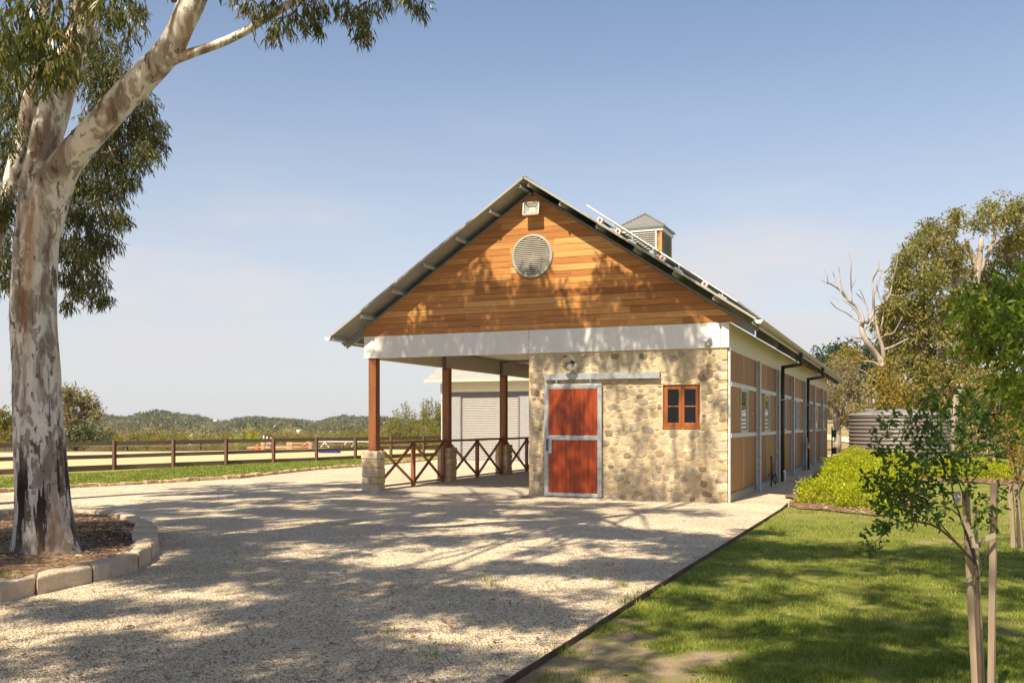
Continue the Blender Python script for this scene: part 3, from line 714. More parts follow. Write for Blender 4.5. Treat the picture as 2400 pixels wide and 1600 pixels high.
# --- cupola on the ridge
cy = 10.03
cup = empty('cupola', (0, 0, 0)); cup.parent = barn
hb = .66
zc0 = ZR-.55; ztop = 7.62
cbody = MB().box(RX-hb, RX+hb, cy-hb, cy+hb, zc0, ztop).build('cupola_body', M['back'], barn)
cup.name = 'x'; bpy.data.objects.remove(cup)
z = zc0; kx = 0
while z < ztop-.01:
    z1 = min(z+.10, ztop)
    for (xa, xb, ya, yb) in ((RX-hb-.012, RX+hb+.012, cy-hb-.02, cy-hb-.002), (RX+hb+.002, RX+hb+.02, cy-hb, cy+hb), (RX-hb-.02, RX-hb-.002, cy-hb, cy+hb)):
        if z1 > 6.55: MB().box(xa, xb, ya, yb, z+.003, z1-.003).build('board', M['board'], cbody)
    z = z1
MB().box(RX+hb-.03, RX+hb+.03, cy-hb-.03, cy-hb+.03, 6.4, ztop).box(RX+hb-.03, RX+hb+.03, cy+hb-.03, cy+hb+.03, 6.3, ztop).build('corner_trim', M['board'], cbody)
MB().box(RX-hb-.07, RX+hb+.07, cy-hb-.07, cy+hb+.07, ztop+.0, ztop+.14).build('cupola_trim', M['white'], cbody)
lv = MB()
lv.box(RX-hb+.05, RX+hb-.12, cy-hb-.045, cy-hb-.021, 6.98, 7.60).build('louvre_backing', M['charcoal'], cbody)
MB().box(RX+hb+.021, RX+hb+.03, cy-hb+.12, cy+hb-.1, 6.88, 7.60).build('louvre_backing', M['charcoal'], cbody)
fr = MB(); fr.box(RX+hb-.17, RX+hb-.12, cy-hb-.075, cy-hb-.046, 6.98, 7.60).box(RX-hb+.05, RX-hb+.1, cy-hb-.075, cy-hb-.046, 6.98, 7.60).box(RX-hb+.05, RX+hb-.12, cy-hb-.075, cy-hb-.046, 6.94, 6.98); fr.build('louvre_frame', M['galvm'], cbody)
for k in range(10):
    zz = 7.01+k*.061
    MB().beam((RX-hb+.1, cy-hb-.062, zz), (RX+hb-.17, cy-hb-.062, zz), .05, .007, up=(0, -.8, 1)).build('louvre', slatm, cbody)
    MB().beam((RX+hb+.045, cy-hb+.12, zz-.03), (RX+hb+.045, cy+hb-.1, zz-.03), .05, .007, up=(.8, 0, 1)).build('louvre', M['galvm'], cbody)
he = .775; ze = ztop+.145; zap = 8.32
for q in range(4):
    k = 20; pts = []; vs = []
    a = q*PI/2; ca, sa = math.cos(a), math.sin(a)
    n_ = 61
    for i in range(n_):
        t = -he+2*he*i/(n_-1); c = .02*math.cos(i/(n_-1)*2*he/.09*2*PI)
        up_ = zap-(zap-ze)*(abs(t)/he)
        for (u, w_, zz) in ((he, t, ze), (abs(t), t, up_)): vs.append((RX+ca*u-sa*w_, cy+sa*u+ca*w_, zz+c))
    fs = [(2*i, 2*i+2, 2*i+3, 2*i+1) for i in range(n_-1)]
    link('cupola_roof', npmesh('cupola_roof', vs, fs, False), M['cuproof'], cbody)
hp = MB()
for i in (-1, 1):
    for j in (-1, 1): hp.tube([(RX+i*he, cy+j*he, ze+.015), (RX, cy, zap+.02)], .03, 6)
hp.box(RX-he, RX+he, cy-he-.012, cy-he, ze-.035, ze+.015).box(RX+he, RX+he+.012, cy-he, cy+he, ze-.035, ze+.015)
hp.build('hip_cap', M['cuproof'], cbody)
# --- carport posts, piers and cross-braced railing
PX = -8.40; PY = [.10, 4.03, 8.09, 12.05]
def pier(x, y, w_=.43, h=.975):
    core = MB().box(x-w_/2+.03, x+w_/2-.03, y-w_/2+.03, y+w_/2-.03, -.04, h-.02).build('stone_pier', M['mortar'], barn)
    z = -.03; r = random.Random(int(y*10)+5); kk = 0
    while z < h-.02:
        z1 = min(z+r.uniform(.15, .23), h)
        if h-z1 < .1: z1 = h
        off = r.uniform(-.07, .07)
        halves = ((x-w_/2, x+off, y-w_/2, y+w_/2), (x+off, x+w_/2, y-w_/2, y+w_/2)) if kk % 2 else ((x-w_/2, x+w_/2, y-w_/2, y+off), (x-w_/2, x+w_/2, y+off, y+w_/2))
        for (xa, xb, ya, yb) in halves:
            b_ = MB().box(xa+.004, xb-.004, ya+.004, yb-.004, z+.004, z1-.004)
            b_.v = [(vx+r.uniform(-.016, .016), vy+r.uniform(-.016, .016), vz+r.uniform(-.006, .006)) for vx, vy, vz in b_.v]
            b_.build('stone', M[r.choice(['st_cream', 'st_cream', 'kerb', 'st_ochre', 'kerb'])], core, bevel=.022)
        z = z1; kk += 1
for i, y in enumerate(PY):
    pier(PX+(-.02 if i == 0 else 0), y)
    hgt = ZB-.001 if i == 0 else 3.16
    MB().box(PX-.10, PX+.10, y-.10, y+.10, .97, hgt).build('timber_post', M['post'], barn, bevel=.006)
    if i: MB().box(PX-.095, PX-.06, y-.085, y+.085, 3.165, 3.60).box(PX-.09, PX+.06, y-.10, y+.10, 3.12, 3.165+.004).build('post_bracket', M['steel'], barn)
MB().beam((PX+.0, 8.09, 3.62), (-4.5, 8.09, 3.62), .1, .12).build('ceiling_beam', M['steel'], barn)
for i in range(3):
    ya, yb = PY[i]+.21, PY[i+1]-.21; ym = (ya+yb)/2
    rl = MB().box(PX-.045, PX+.045, PY[i]+.101, PY[i+1]-.101, 1.13, 1.19).build('railing', M['rail'], barn, bevel=.004)
    MB().box(PX-.03, PX+.03, ya, ym-.045, .085, .125).box(PX-.03, PX+.03, ym+.045, yb-.0, .085, .125).build('bottom_rail', M['rail'], rl)
    for y in (ym, yb-.04): MB().box(PX-.045, PX+.045, y-.045, y+.045, .03, 1.138).build('baluster_post', M['post'], rl)
    for c0, c1 in ((ya-.05, ym-.045), (ym+.045, yb-.085)):
        MB().beam((PX-.012, c0, 1.11), (PX-.012, c1, .15), .035, .07, up=(1, 0, 0)).build('brace', M['rail'], rl)
        MB().beam((PX+.020, c0, .15), (PX+.020, c1, 1.11), .035, .07, up=(1, 0, 0)).build('brace', M['rail'], rl)
# --- solar panels above the right slope
sa_ = empty('solar_array', (0, 0, 0), 'rows of solar panels tilted just above the right roof slope', 'solar panels')
blk = simple('solar_cell', (.012, .014, .02), .2); frm = simple('bright_aluminium', (.80, .80, .80), .35, .3)
def lift(dx): return .245-.035*(dx-1.28)
for r_, (d0, d1) in enumerate(((1.28, 2.86), (2.90, 4.50))):
    for k in range(9):
        y = -.06+k*1.02; a_ = Vector((RX+d0, y, roofz(RX+d0)+lift(d0))); b_ = Vector((RX+d1, y, roofz(RX+d1)+lift(d1)))
        u = Vector((PITCH, 0, 1)).normalized(); L1 = MB(); h_ = Vector((0, .5, 0))
        L1.beam(a_+h_, b_+h_, .985, .028, up=u)
        o = L1.build('solar_panel', frm, sa_); MB().beam(a_+h_+u*.016+(b_-a_)*.02, b_+h_+u*.016-(b_-a_)*.02, .95, .005, up=u).build('cell_sheet', blk, o)
redm = simple('red_plug', (.55, .02, .02), .4)
for dx in (1.62, 2.02, 2.98, 3.86):
    x = RX+dx; u = Vector((PITCH, 0, 1)).normalized(); s_ = Vector((1, 0, -PITCH)).normalized(); c = Vector((x, -.14, roofz(x)+.085))
    r1 = MB().beam(c-s_*.06, c+s_*.06, .10, .10, up=u).build('rail_end', frm, sa_)
    MB().lathe((c.x, c.y-.052, c.z), [(.001, -.006), (.030, -.006), (.030, .0)], 14, 'y').build('red_plug', redm, r1)
    MB().beam(c+Vector((0, .05, 0))-s_*.01, c+Vector((0, 9.2, 0))-s_*.01, .05, .05, up=u).build('mounting_rail', M['galv'], sa_)
for dx in (1.9, 2.3, 2.75, 3.3, 4.2): 
    x = RX+dx; c = Vector((x, -.05, roofz(x)+.05)); s_ = Vector((1, 0, -PITCH)).normalized()
    MB().beam(c-s_*.10, c+s_*.10, .04, .035).box(x-.01, x+.01, -.06, -.03, roofz(x)+.03, roofz(x)+lift(dx)-.01).build('clamp', M['galv'], sa_)
# --- lights on the wall
fl = empty('floodlight', (-4.24, -.02, 6.36), 'square floodlight under the roof peak of the timber gable', 'floodlight')
def obj_at(mb, name, mat, parent, **k):
    o = mb.build(name, mat, parent, **k); return o
pl = Matrix.Translation((0, 0, 0))
hs = MB(); W2, H2 = .18, .13
hs.add([(-W2,-.24,-H2-.02),(W2,-.24,-H2-.02),(W2,-.20,H2),(-W2,-.20,H2),(-W2*.6,-.08,-H2*.5),(W2*.6,-.08,-H2*.5),(W2*.6,-.08,H2*.7),(-W2*.6,-.08,H2*.7)],[(4,5,6,7),(0,1,5,4),(1,2,6,5),(2,3,7,6),(3,0,4,7)])
hs.build('housing', M['galvm'], fl)
MB().add([(-W2+.02,-.225,-H2+.0),(W2-.02,-.225,-H2+.0),(W2-.02,-.19,H2-.02),(-W2+.02,-.19,H2-.02),(-.07,-.15,-.04),(.07,-.15,-.04),(.07,-.13,.05),(-.07,-.13,.05)],[(4,5,6,7),(0,1,5,4),(1,2,6,5),(2,3,7,6),(3,0,4,7)]).build('reflector', simple('reflector_metal', (.62,.60,.48), .25, .5), fl)
b_ = MB(); 
for (xa, za, xb, zb_) in ((-W2-.005,-H2-.03,W2+.005,-H2-.0),(-W2-.005,H2-.015,W2+.005,H2+.01)): b_.box(xa, xb, -.25+(.04 if za > 0 else 0), -.225+(.04 if za > 0 else 0), za, zb_)
b_.beam((-W2,-.24,-H2-.01),(-W2,-.20,H2),.025,.025); b_.beam((W2,-.24,-H2-.01),(W2,-.20,H2),.025,.025); b_.build('bezel', M['galv'], fl)
MB().box(-.03, .03, -.10, .0, -.03, .03).beam((0,-.05,.0),(0,-.05,.24),.04,.02).build('bracket', M['steel'], fl)
bl = empty('barn_lamp', (-3.346, -.005, 2.80), 'small grey dome barn lamp above the sliding red door', 'wall lamp')
MB().lathe((0, -.17, 0), [(.14, -.005), (.145, 0), (.085, .025), (.07, .07), (.045, .105), (.02, .12), (.001, .122)], 24).build('lamp_shade', simple('lamp_enamel', (.42, .40, .37), .35, .3), bl, True)
MB().lathe((0, -.17, 0), [(.001, -.035), (.03, -.03), (.055, -.012), (.06, .01)], 16).build('lamp_glass', M['shadewht'], bl, True)
MB().tube([(0, -.17, .11), (0, -.17, .17), (0, -.14, .195), (0, -.08, .20), (0, -.03, .19), (0, .0, .17)], .011, 8).lathe((0, -.008, .17), [(.001, 0), (.045, 0), (.045, .012)], 14, 'y').build('gooseneck', M['charcoal'], bl, True)
sl = empty('sensor_light', (-.36, -.036, 3.33), 'small cream sensor light on the white fascia near the corner', 'sensor light')
MB().box(-.045, .045, -.03, 0, -.05, .09).build('mount_plate', M['pvc'], sl)
MB().lathe((.0, -.07, .05), [(.001, -.035), (.045, -.03), (.035, .03), (.01, .04)], 12, 'y').build('lamp_head', M['pvc'], sl, True)
MB().box(-.12, -.04, -.10, -.04, -.045, .02).build('lamp_lens', M['galv'], sl, bevel=.01)
MB().lathe((-.02, -.06, -.13), [(.001, 0), (.035, .005), (.042, .05), (.03, .08)], 12).build('sensor_head', simple('sensor_grey', (.25,.23,.21), .4), sl, True)
# --- tap, hose and drain by the side wall
tp = empty('garden_tap', (.16, 5.6, 0), 'thin dark tap standpipe with looped hose against the brown side wall', 'tap')
MB().tube([(0, 0, 0), (0, 0, .78)], .018, 8).tube([(0, -.13, .78), (0, .16, .78)], .014, 8).tube([(0, .04, .78), (0, .04, .70)], .02, 8).build('standpipe', M['black'], tp, True)
MB().tube([(.03, .10+.06*math.sin(t/3), .62-.02*t) for t in range(26)], .012, 6).tube([(.02+.10*math.sin(a*.5), .10+.05*math.cos(a), .20+.13*math.sin(a)) for a in np.linspace(0, 9, 28)], .012, 6).build('hose', M['black'], tp, True)
wp = MB().tube([(0, 0, 0), (0, 0, .34)], .03, 10).tube([(0, .03, .34), (0, -.28, .34)], .022, 8)
o = wp.build('vent_pipe', M['pvc'], None, True); o.location = (.32, 7.2, 0); tag(o, 'short white plastic pipe elbow standing beside the first downpipe', 'pipe')
o = MB().lathe((0, 0, 0), [(.10, 0), (.10, .10), (.115, .10), (.115, .13), (.001, .13)], 18).build('drain_riser', M['pvc'], None, True); o.location = (.62, 8.0, 0); tag(o, 'round white drain riser in the gravel by the downpipe', 'drain')
tp2 = empty('standpipe', (.18, 14.9, 0), 'galvanised standpipe with tap beside the second downpipe', 'tap')
MB().tube([(0, 0, 0), (0, 0, 1.15)], .03, 8).tube([(0, -.02, 1.0), (.1, -.1, .95)], .02, 6).build('riser', M['galvm'], tp2, True)
MB().box(.0, .12, -.1, .12, .78, .9).build('valve', M['galv'], tp2)
# ================================================================== SHED behind the carport
SD = P(1036, 1078, 43.2); sx, sy = SD[0], SD[1]; SW = 9.0; SL = 7.5
shed = empty('shed', (sx, sy, 0), 'grey corrugated shed with roller door seen through the carport', 'shed')
def ribs(x0, x1, z0, z1, y, pitch=.09, mat='galvm', name='corrugated_wall'):
    k = int((x1-x0)/pitch*4); xs = np.linspace(x0, x1, k+1); c = .012*np.cos((xs-x0)/pitch*2*PI); v = []
    for z in (z0, z1):
        for x, q in zip(xs, c): v.append((x, y+q, z))
    return link(name, npmesh(name, v, [(i, i+1, k+2+i, k+1+i) for i in range(k)]), M[mat], shed)
M['shedw'] = simple('shed_cladding', (.32, .32, .325), .5, .1, var=.06); M['shedd'] = simple('shed_dark_trim', (.15, .15, .155), .5)
dx0, dx1 = .98, 3.72; 
M['shedw2'] = M['shedw']
ribs(0, dx0-.05, 0, 2.86, 0, mat='shedw'); ribs(dx1+.05, SW, 0, 2.86, 0, mat='shedw'); ribs(0, SW, 2.86, 3.06, -.004, mat='shedd')
MB().box(0, SW, -.02, .03, 3.065, 3.55).build('fascia_band', M['cream'], shed)
MB().box(dx0-.06, dx0, -.03, .03, 0, 2.86).box(dx1, dx1+.06, -.03, .03, 0, 2.86).build('door_frame', M['shedd'], shed)
k = 38; v = []; zz = np.linspace(.02, 2.84, k*6+1)
for x in (dx0, dx1):
    for i, z in enumerate(zz): v.append((x, .05+.014*math.sin(i/6*2*PI), z))
n_ = len(zz); link('roller_door', npmesh('roller_door', v, [(i, n_+i, n_+i+1, i+1) for i in range(n_-1)]), simple('roller_door_paint', (.33, .31, .29), .5, var=.05), shed)
MB().box(dx0, dx1, .06, .1, 0, 2.86).box(0, .05, .04, SL, 0, 3.5).box(SW-.05, SW, .04, SL, 0, 3.5).box(0, SW, SL-.05, SL, 0, 3.5).build('shed_wall', M['shedw'], shed)
def sz_(y): return 3.62+min(y+.45, SL+.45-(y+.0)+0)*.52 if False else 3.62+(y+.45)*.50
corr('roof_sheet', -.45, SL/2, -.6, SW+.5, lambda y: 3.62+(y+.45)*.50, amp=.012, pitch=.10, n=4, parent=shed, axis='y')
corr('roof_sheet', SL/2, SL+.45, -.6, SW+.5, lambda y: 3.62+(SL+.45-y)*.50, amp=.012, pitch=.10, n=4, parent=shed, axis='y')
MB().prism([(0, .0, 3.55), (0, SL, 3.55), (0, SL/2, 5.5)], (.04, 0, 0)).build('shed_gable', M['shedw'], shed)
MB().box(-.64, SW+.5, -.56, -.45, 3.50, 3.62).build('gutter', M['guttermat'], shed)
MB().box(-.02, .14, -.14, -.03, 3.02, 3.44).tube([(.05, -.09, 3.05), (.05, -.09, .05)], .045, 8).build('downpipe', M['galvm'], shed)
# ================================================================== small stone edging, along the verge
ks = empty('stone_edging', KP[2], 'low line of small rough stones between gravel and grass verge', 'stone edging')
KQ = []
cum = [0]
for p, q in zip(KP, KP[1:]): cum.append(cum[-1]+np.linalg.norm(q-p))
t = 0; rk = random.Random(5); KC = np.array(KP)
def kpt(t): return np.array([np.interp(t, cum, KC[:, i]) for i in range(3)])
while t < cum[-1]:
    L = rk.uniform(.22, .48); a_ = kpt(t); b_ = kpt(min(t+L-.02, cum[-1])); d = (b_-a_); L2 = np.linalg.norm(d)
    if L2 > .08:
        d /= L2; nrm2 = np.array([-d[1], d[0], 0]); h = rk.uniform(.06, .115); w_ = rk.uniform(.13, .2); q = MB(); vs = []
        for zz in (-.03, h):
            for (u, w2) in ((0, -w_/2), (L2, -w_/2), (L2, w_/2), (0, w_/2)):
                p = a_+d*u+nrm2*w2-KP[2]; vs.append((p[0]+rk.uniform(-.02, .02), p[1]+rk.uniform(-.02, .02), zz+rk.uniform(-.015, .012)))
        q.add(vs, [(0,3,2,1),(4,5,6,7),(0,1,5,4),(1,2,6,5),(2,3,7,6),(3,0,4,7)])
        q.build('edging_stone', M['kerb2'], ks, bevel=.018)
    t += L
# ================================================================== timber fence by the verge
fz = 1.04
fence = empty('rail_fence', fA, 'dark timber three rail fence along the grass verge and sand arena', 'fence')
for i in range(-8, 9):
    c = fd*FSP*i; wd = .11
    MB().box(c[0]-wd/2, c[0]+wd/2, c[1]-wd/2, c[1]+wd/2, -.1, fz+.03*math.sin(i*2.1)).build('fence_post', M['fencep'], fence)
    if i < 8:
        for zc, h in ((fz-.085, .15), (.50, .135), (.10, .19)):
            a_ = fd*FSP*i+nrm*.075; b_ = fd*FSP*(i+1)+nrm*.075-fd*.004
            MB().beam((a_[0], a_[1], zc+rk.uniform(-.012, .012)), (b_[0], b_[1], zc+rk.uniform(-.012, .012)), .04, h).build('fence_rail', M['fencer'], fence)
# far side fence of the arena
f2a, f2b = P(-60, 1062, 58), P(1000, 1058, 62); f2a[2] = f2b[2] = 0
fence2 = empty('arena_fence', f2a, 'far timber rail fence on the other side of the sand arena', 'fence')
d2 = (f2b-f2a); L2 = np.linalg.norm(d2); d2 /= L2; n2 = int(L2/4.4)
for i in range(n2+1):
    c = d2*4.4*i; MB().box(c[0]-.07, c[0]+.07, c[1]-.07, c[1]+.07, -1.5, .42).build('fence_post', M['fencep'], fence2)
    if i < n2:
        b_ = d2*4.4*(i+1)
        for zc, h in ((.30, .05), (-.08, .16),): MB().beam((c[0], c[1]-.09, zc), (b_[0], b_[1]-.09, zc), .05, h).build('fence_rail', M['yard'] if zc < 0 and 3 < i < 9 else M['fencer'], fence2)
# timber yard frame with diagonal braces beyond the arena
yd = empty('log_yard', P(650, 1062, 66), 'reddish round timber yard frame with diagonal braces beyond the arena', 'yard frame'); yo = np.array(yd.location)
def YP(px, py, D=66): return P(px, py, D)-yo
for px in (617, 677, 683, 728): MB().tube([YP(px, 1068), YP(px, 1036)], .16, 8).build('log_post', M['yard'], yd, True)
for (x0, y0_, x1, y1_) in ((580,1050,617,1049),(617,1049,729,1048),(628,1036,642,1047),(729,1032,705,1048),(650,1062,674,1067),(688,1066,702,1056),(677,1039,729,1039)):
    MB().tube([YP(x0, y0_), YP(x1, y1_)], .10 if y0_ != 1039 else .06, 7).build('log_rail', M['yard'], yd, True)
for px in (618, 626, 635, 641): MB().tube([YP(px, 1050, 68), YP(px, 1020+(px-618)*.3, 68)], .05, 6).build('steel_pole', M['galvm'], yd, True)
# white pipe arch rails
wr = empty('pipe_rails', P(790, 1060, 64), 'thin white pipe rails with crossed struts beyond the arena', 'pipe rails'); yo = np.array(wr.location)
for (x0, y0_, x1, y1_) in ((746,1034,880,1035),(752,1047,761,1036),(761,1036,771,1048),(803,1047,812,1036),(824,1047,832,1036)): MB().tube([YP(x0, y0_, 64), YP(x1, y1_, 64)], .03, 6).build('pipe', M['white'], wr)
# blue plastic jump blocks, cone
for px, wq in ((757, 8), (768, 8), (779, 8), (788, 7)):
    p = P(px, 1064.5, 54); q = MB().lathe((0, 0, .0), [(.001, 0), (.22, .02), (.25, .09), (.25, .17), (.22, .23), (.001, .24)], 10)
    o = q.build('plastic_block', M['blue'], None, True); o.location = (p[0], p[1], -.03)
    tag(o, {757: 'leftmost', 768: 'second', 779: 'third', 788: 'rightmost'}[px]+' of four blue plastic blocks lying at the far edge of the arena', 'jump block', 'blue jump blocks in a row')
p = P(602, 1065, 54); o = MB().lathe((0, 0, 0), [(.2, 0), (.2, .03), (.12, .04), (.04, .48), (.001, .5)], 10).build('traffic_cone', M['orange'], None, True); o.location = (p[0], p[1], 0); tag(o, 'small orange cone at the far edge of the arena', 'cone')
# ================================================================== island around the gum tree
ISL = [(-330,1420),(-150,1425),(0,1413),(122,1385),(225,1363),(307,1341),(350,1318),(370,1290),(368,1262),(345,1243),(305,1230),(259,1219),(178,1212),(60,1213),(-80,1222),(-220,1250),(-330,1300)]
IP = [G(*q) for q in ISL]; IP.append(IP[0]); IC = np.array(IP); ic = [0]
for p, q in zip(IP, IP[1:]): ic.append(ic[-1]+np.linalg.norm(q-p))
cen = np.mean(IC[:-1], 0)
def ipt(t, inset=0):
    t = t % ic[-1]; p = np.array([np.interp(t, ic, IC[:, i]) for i in range(3)])
    return p+(cen-p)/np.linalg.norm(cen-p)*inset
isl = empty('island_kerb', cen, 'curved kerb of big pale sandstone blocks around the gum tree', 'kerb')
t = .15; ri = random.Random(9)
while t < ic[-1]-.25:
    L = ri.uniform(.42, .98); L = min(L, ic[-1]-t+.15); ns = 4; vs = []; w_ = ri.uniform(.27, .36); hh = .18+ri.uniform(-.015, .02)
    for i in range(ns+1):
        tt_ = t+.008+(L-.016)*i/ns; o_ = ipt(tt_, ri.uniform(-.03, .03)); n_ = ipt(tt_, w_+ri.uniform(-.05, .05))
        for p, z in ((o_, -.05), (n_, -.05), (n_+(o_-n_)*.03, hh+ri.uniform(-.012, .012)), (o_+(n_-o_)*.06, hh+ri.uniform(-.012, .010))): vs.append((p[0]-cen[0], p[1]-cen[1], z))
    fs = [(0,1,2,3), (ns*4+3, ns*4+2, ns*4+1, ns*4)]
    for i in range(ns):
        for k in range(4): fs.append((i*4+k, (i+1)*4+k, (i+1)*4+(k+1) % 4, i*4+(k+1) % 4))
    q = MB().add(vs, fs); me = q.mesh('kerb_stone'); me.flip_normals() if False else None
    o = link('kerb_stone', me, M['kerb'], isl); bm = o.modifiers.new('bevel', 'BEVEL'); bm.width = .022; bm.segments = 3
    t += L
inner = [ipt(t_, .2) for t_ in np.linspace(0, ic[-1], 60)[:-1]]
r_ = np.array(inner); vs = [(cen[0], cen[1], .16)]
for k in (.35, .7, 1.0):
    for p in r_: q = cen+(p-cen)*k; vs.append((q[0], q[1], .16-.05*k**3+.015*mnoise.noise(Vector((q[0]*3, q[1]*3, 0)))))
m_ = len(r_); fs = [(0, 1+i, 1+(i+1) % m_) for i in range(m_)]
for r2 in range(2): fs += [(1+r2*m_+i, 1+(r2+1)*m_+i, 1+(r2+1)*m_+(i+1) % m_, 1+r2*m_+(i+1) % m_) for i in range(m_)]
me = bpy.data.meshes.new('island_mulch'); me.from_pydata(vs, [], fs); me.update(); tag(link('island_mulch', me, M['mulch']), kind='structure')
def inside_isl(x, y, inset=.25):
    a_ = np.arctan2(r_[:, 1]-cen[1], r_[:, 0]-cen[0]); rr = np.hypot(r_[:, 0]-cen[0], r_[:, 1]-cen[1]); o = np.argsort(a_)
    q = np.interp(np.arctan2(y-cen[1], x-cen[0]), a_[o], rr[o], period=2*PI); return np.hypot(x-cen[0], y-cen[1])-q
pp, sz = PEB; ok = inside_isl(pp[:, 0], pp[:, 1]) > .22
v, f = octa(ok.sum(), pp[ok], sz[ok]); tag(link('pebbles', npmesh('pebbles', v, f), M['pebble']), 'loose pale pebbles scattered over the near gravel', None, None, 'stuff')
def chips(name, pts, lo, hi, mat):
    n = len(pts); a = RNG.uniform(0, 2*PI, n); L = RNG.uniform(lo, hi, n); Wd = L*RNG.uniform(.15, .45, n)
    d = np.stack([np.cos(a), np.sin(a), RNG.uniform(-.3, .3, n)], -1); s = np.stack([-np.sin(a), np.cos(a), RNG.uniform(-.5, .5, n)], -1)
    v = np.stack([pts-d*L[:, None]/2-s*Wd[:, None]/2, pts+d*L[:, None]/2-s*Wd[:, None]/2*.6, pts+d*L[:, None]/2+s*Wd[:, None]/2, pts-d*L[:, None]/2+s*Wd[:, None]/2*.7], 1).reshape(-1, 3)
    return tag(link(name, npmesh(name, v, np.arange(4*n).reshape(-1, 4)), mat), kind='stuff')
n = 9000; th = RNG.uniform(0, 2*PI, n); rr = np.sqrt(RNG.uniform(0, 1, n))
ia = np.arctan2(r_[:, 1]-cen[1], r_[:, 0]-cen[0]); ir = np.hypot(r_[:, 0]-cen[0], r_[:, 1]-cen[1]); o = np.argsort(ia)
R2 = np.interp(th, ia[o], ir[o], period=2*PI)*rr*.96
chips('mulch_chips', np.stack([cen[0]+R2*np.cos(th), cen[1]+R2*np.sin(th), .175-.05*rr**3+RNG.uniform(-.01, .012, n)], -1), .015, .07, M['chip'])
def in_poly(x, y, poly):
    ins = np.zeros(len(x), bool); j = len(poly)-1
    for i in range(len(poly)):
        xi, yi = poly[i][:2]; xj, yj = poly[j][:2]
        ins ^= ((yi > y) != (yj > y)) & (x < (xj-xi)*(y-yi)/(yj-yi+1e-12)+xi); j = i
    return ins
n = 16000; B_ = np.array(BED); qx = RNG.uniform(B_[:, 0].min(), B_[:, 0].max(), n); qy = RNG.uniform(B_[:, 1].min(), B_[:, 1].max(), n); k_ = in_poly(qx, qy, BED)
chips('bed_chips', np.stack([qx[k_], qy[k_], .055+RNG.uniform(-.005, .015, k_.sum())], -1), .03, .10, M['chip'])
# leaf and twig litter on gravel and lawn
n = 1300; qx = RNG.uniform(0, 2300, n); qy = 1190+RNG.beta(1.3, 1, n)*410; pts = np.array([G(a_, b_, .02) for a_, b_ in zip(qx, qy)])
chips('leaf_litter', pts, .02, .07, simple('dry_leaf', (.24, .15, .09), .8, var=.5, scale=3))
# ================================================================== grass blades
def blades(name, pts, h, wd, mat='blade'):
    n = len(pts); a = RNG.uniform(0, 2*PI, n); lean = RNG.uniform(0, .9, n)*h; b2 = RNG.uniform(0, 2*PI, n)
    s = np.stack([np.cos(a), np.sin(a), 0*a], -1)*wd[:, None]/2; tip = pts+np.stack([np.cos(b2)*lean, np.sin(b2)*lean, h], -1)
    v = np.stack([pts-s, pts+s, tip], 1).reshape(-1, 3)
    return tag(link(name, npmesh(name, v, np.arange(3*n).reshape(-1, 3)), M[mat]), kind='stuff')
def lawn_pts(n, y0, y1, x0=1180, x1=2480, pw=1.0):
    qx = RNG.uniform(x0, x1, n); qy = y0+(y1-y0)*RNG.uniform(0, 1, n)**pw; D = FPX*EYE/(qy-HY); lat = (qx-CX)/FPX*D
    p = CAM[None]+RT[None]*lat[:, None]+FW[None]*D[:, None]; p[:, 2] = .012
    es = edge_side(p[:, 0], p[:, 1]); p = p[(es > .015) | ((p[:, 1] > EDGE[4][1]) & (es > .4))]
    nz_ = np.array([mnoise.noise(Vector((x*1.8, y*1.8, 3))) + .6*mnoise.noise(Vector((x*6, y*6, 7))) for x, y in p[:, :2]])
    dd = dirt(p[:, 0], p[:, 1])+nz_*.6; keep = dd < .50+RNG.uniform(-.35, .15, len(p))
    keep &= ~in_poly(p[:, 0], p[:, 1], BED); keep &= p[:, 0] > np.where(p[:, 1] > EDGE[4][1]+1.5, 2.0, -99)
    return p[keep]
p1 = lawn_pts(250000, 1180, 1620, pw=.8); Dn = (p1-CAM)@FW
hn = np.array([mnoise.noise(Vector((x*2.6, y*2.6, 5)))+.5*mnoise.noise(Vector((x*9, y*9, 2))) for x, y in p1[:, :2]])
blades('grass_blades', p1, RNG.uniform(.014, .046, len(p1))*np.clip(1+1.1*hn, .35, 2.2), .0033+.0007*Dn)
# tufts on bare ground, in gravel, by island
tp_ = []
for (px, py, nn, sp) in ((1370,1590,160,.10),(1330,1535,120,.08),(1440,1480,160,.08),(1288,1600,90,.06),(1155,1372,50,.05),(1130,1360,40,.06),(1460,1372,60,.05),(1400,1355,30,.04),(1480,1410,160,.09),(1530,1390,120,.08),(1010,1538,30,.04),(905,1480,30,.03),(30,1262,260,.12),(18,1300,200,.12),(200,1262,220,.10),(5,1350,120,.08),(15,1240,160,.1)):
    c = G(px, py, .12 if px < 300 else 0.01); tp_.append(c[None]+np.stack([RNG.normal(0, sp, nn), RNG.normal(0, sp, nn), np.zeros(nn)], -1))
tp_ = np.concatenate(tp_); blades('grass_tufts', tp_, RNG.uniform(.03, .10, len(tp_)), RNG.uniform(.004, .007, len(tp_)))
# verge grass
n = 50000; u = RNG.uniform(0, cum[-1], n); base = np.stack([np.interp(u, cum, KC[:, i]) for i in range(3)], -1)
w_ = RNG.uniform(.12, 6, n)[:, None]; vp = base+nrm[None]*w_; s2 = (vp-fA)@nrm; vp = vp[s2 < -.02]; vp[:, 2] = .02
blades('verge_grass', vp, RNG.uniform(.03, .07, len(vp)), RNG.uniform(.02, .04, len(vp)))
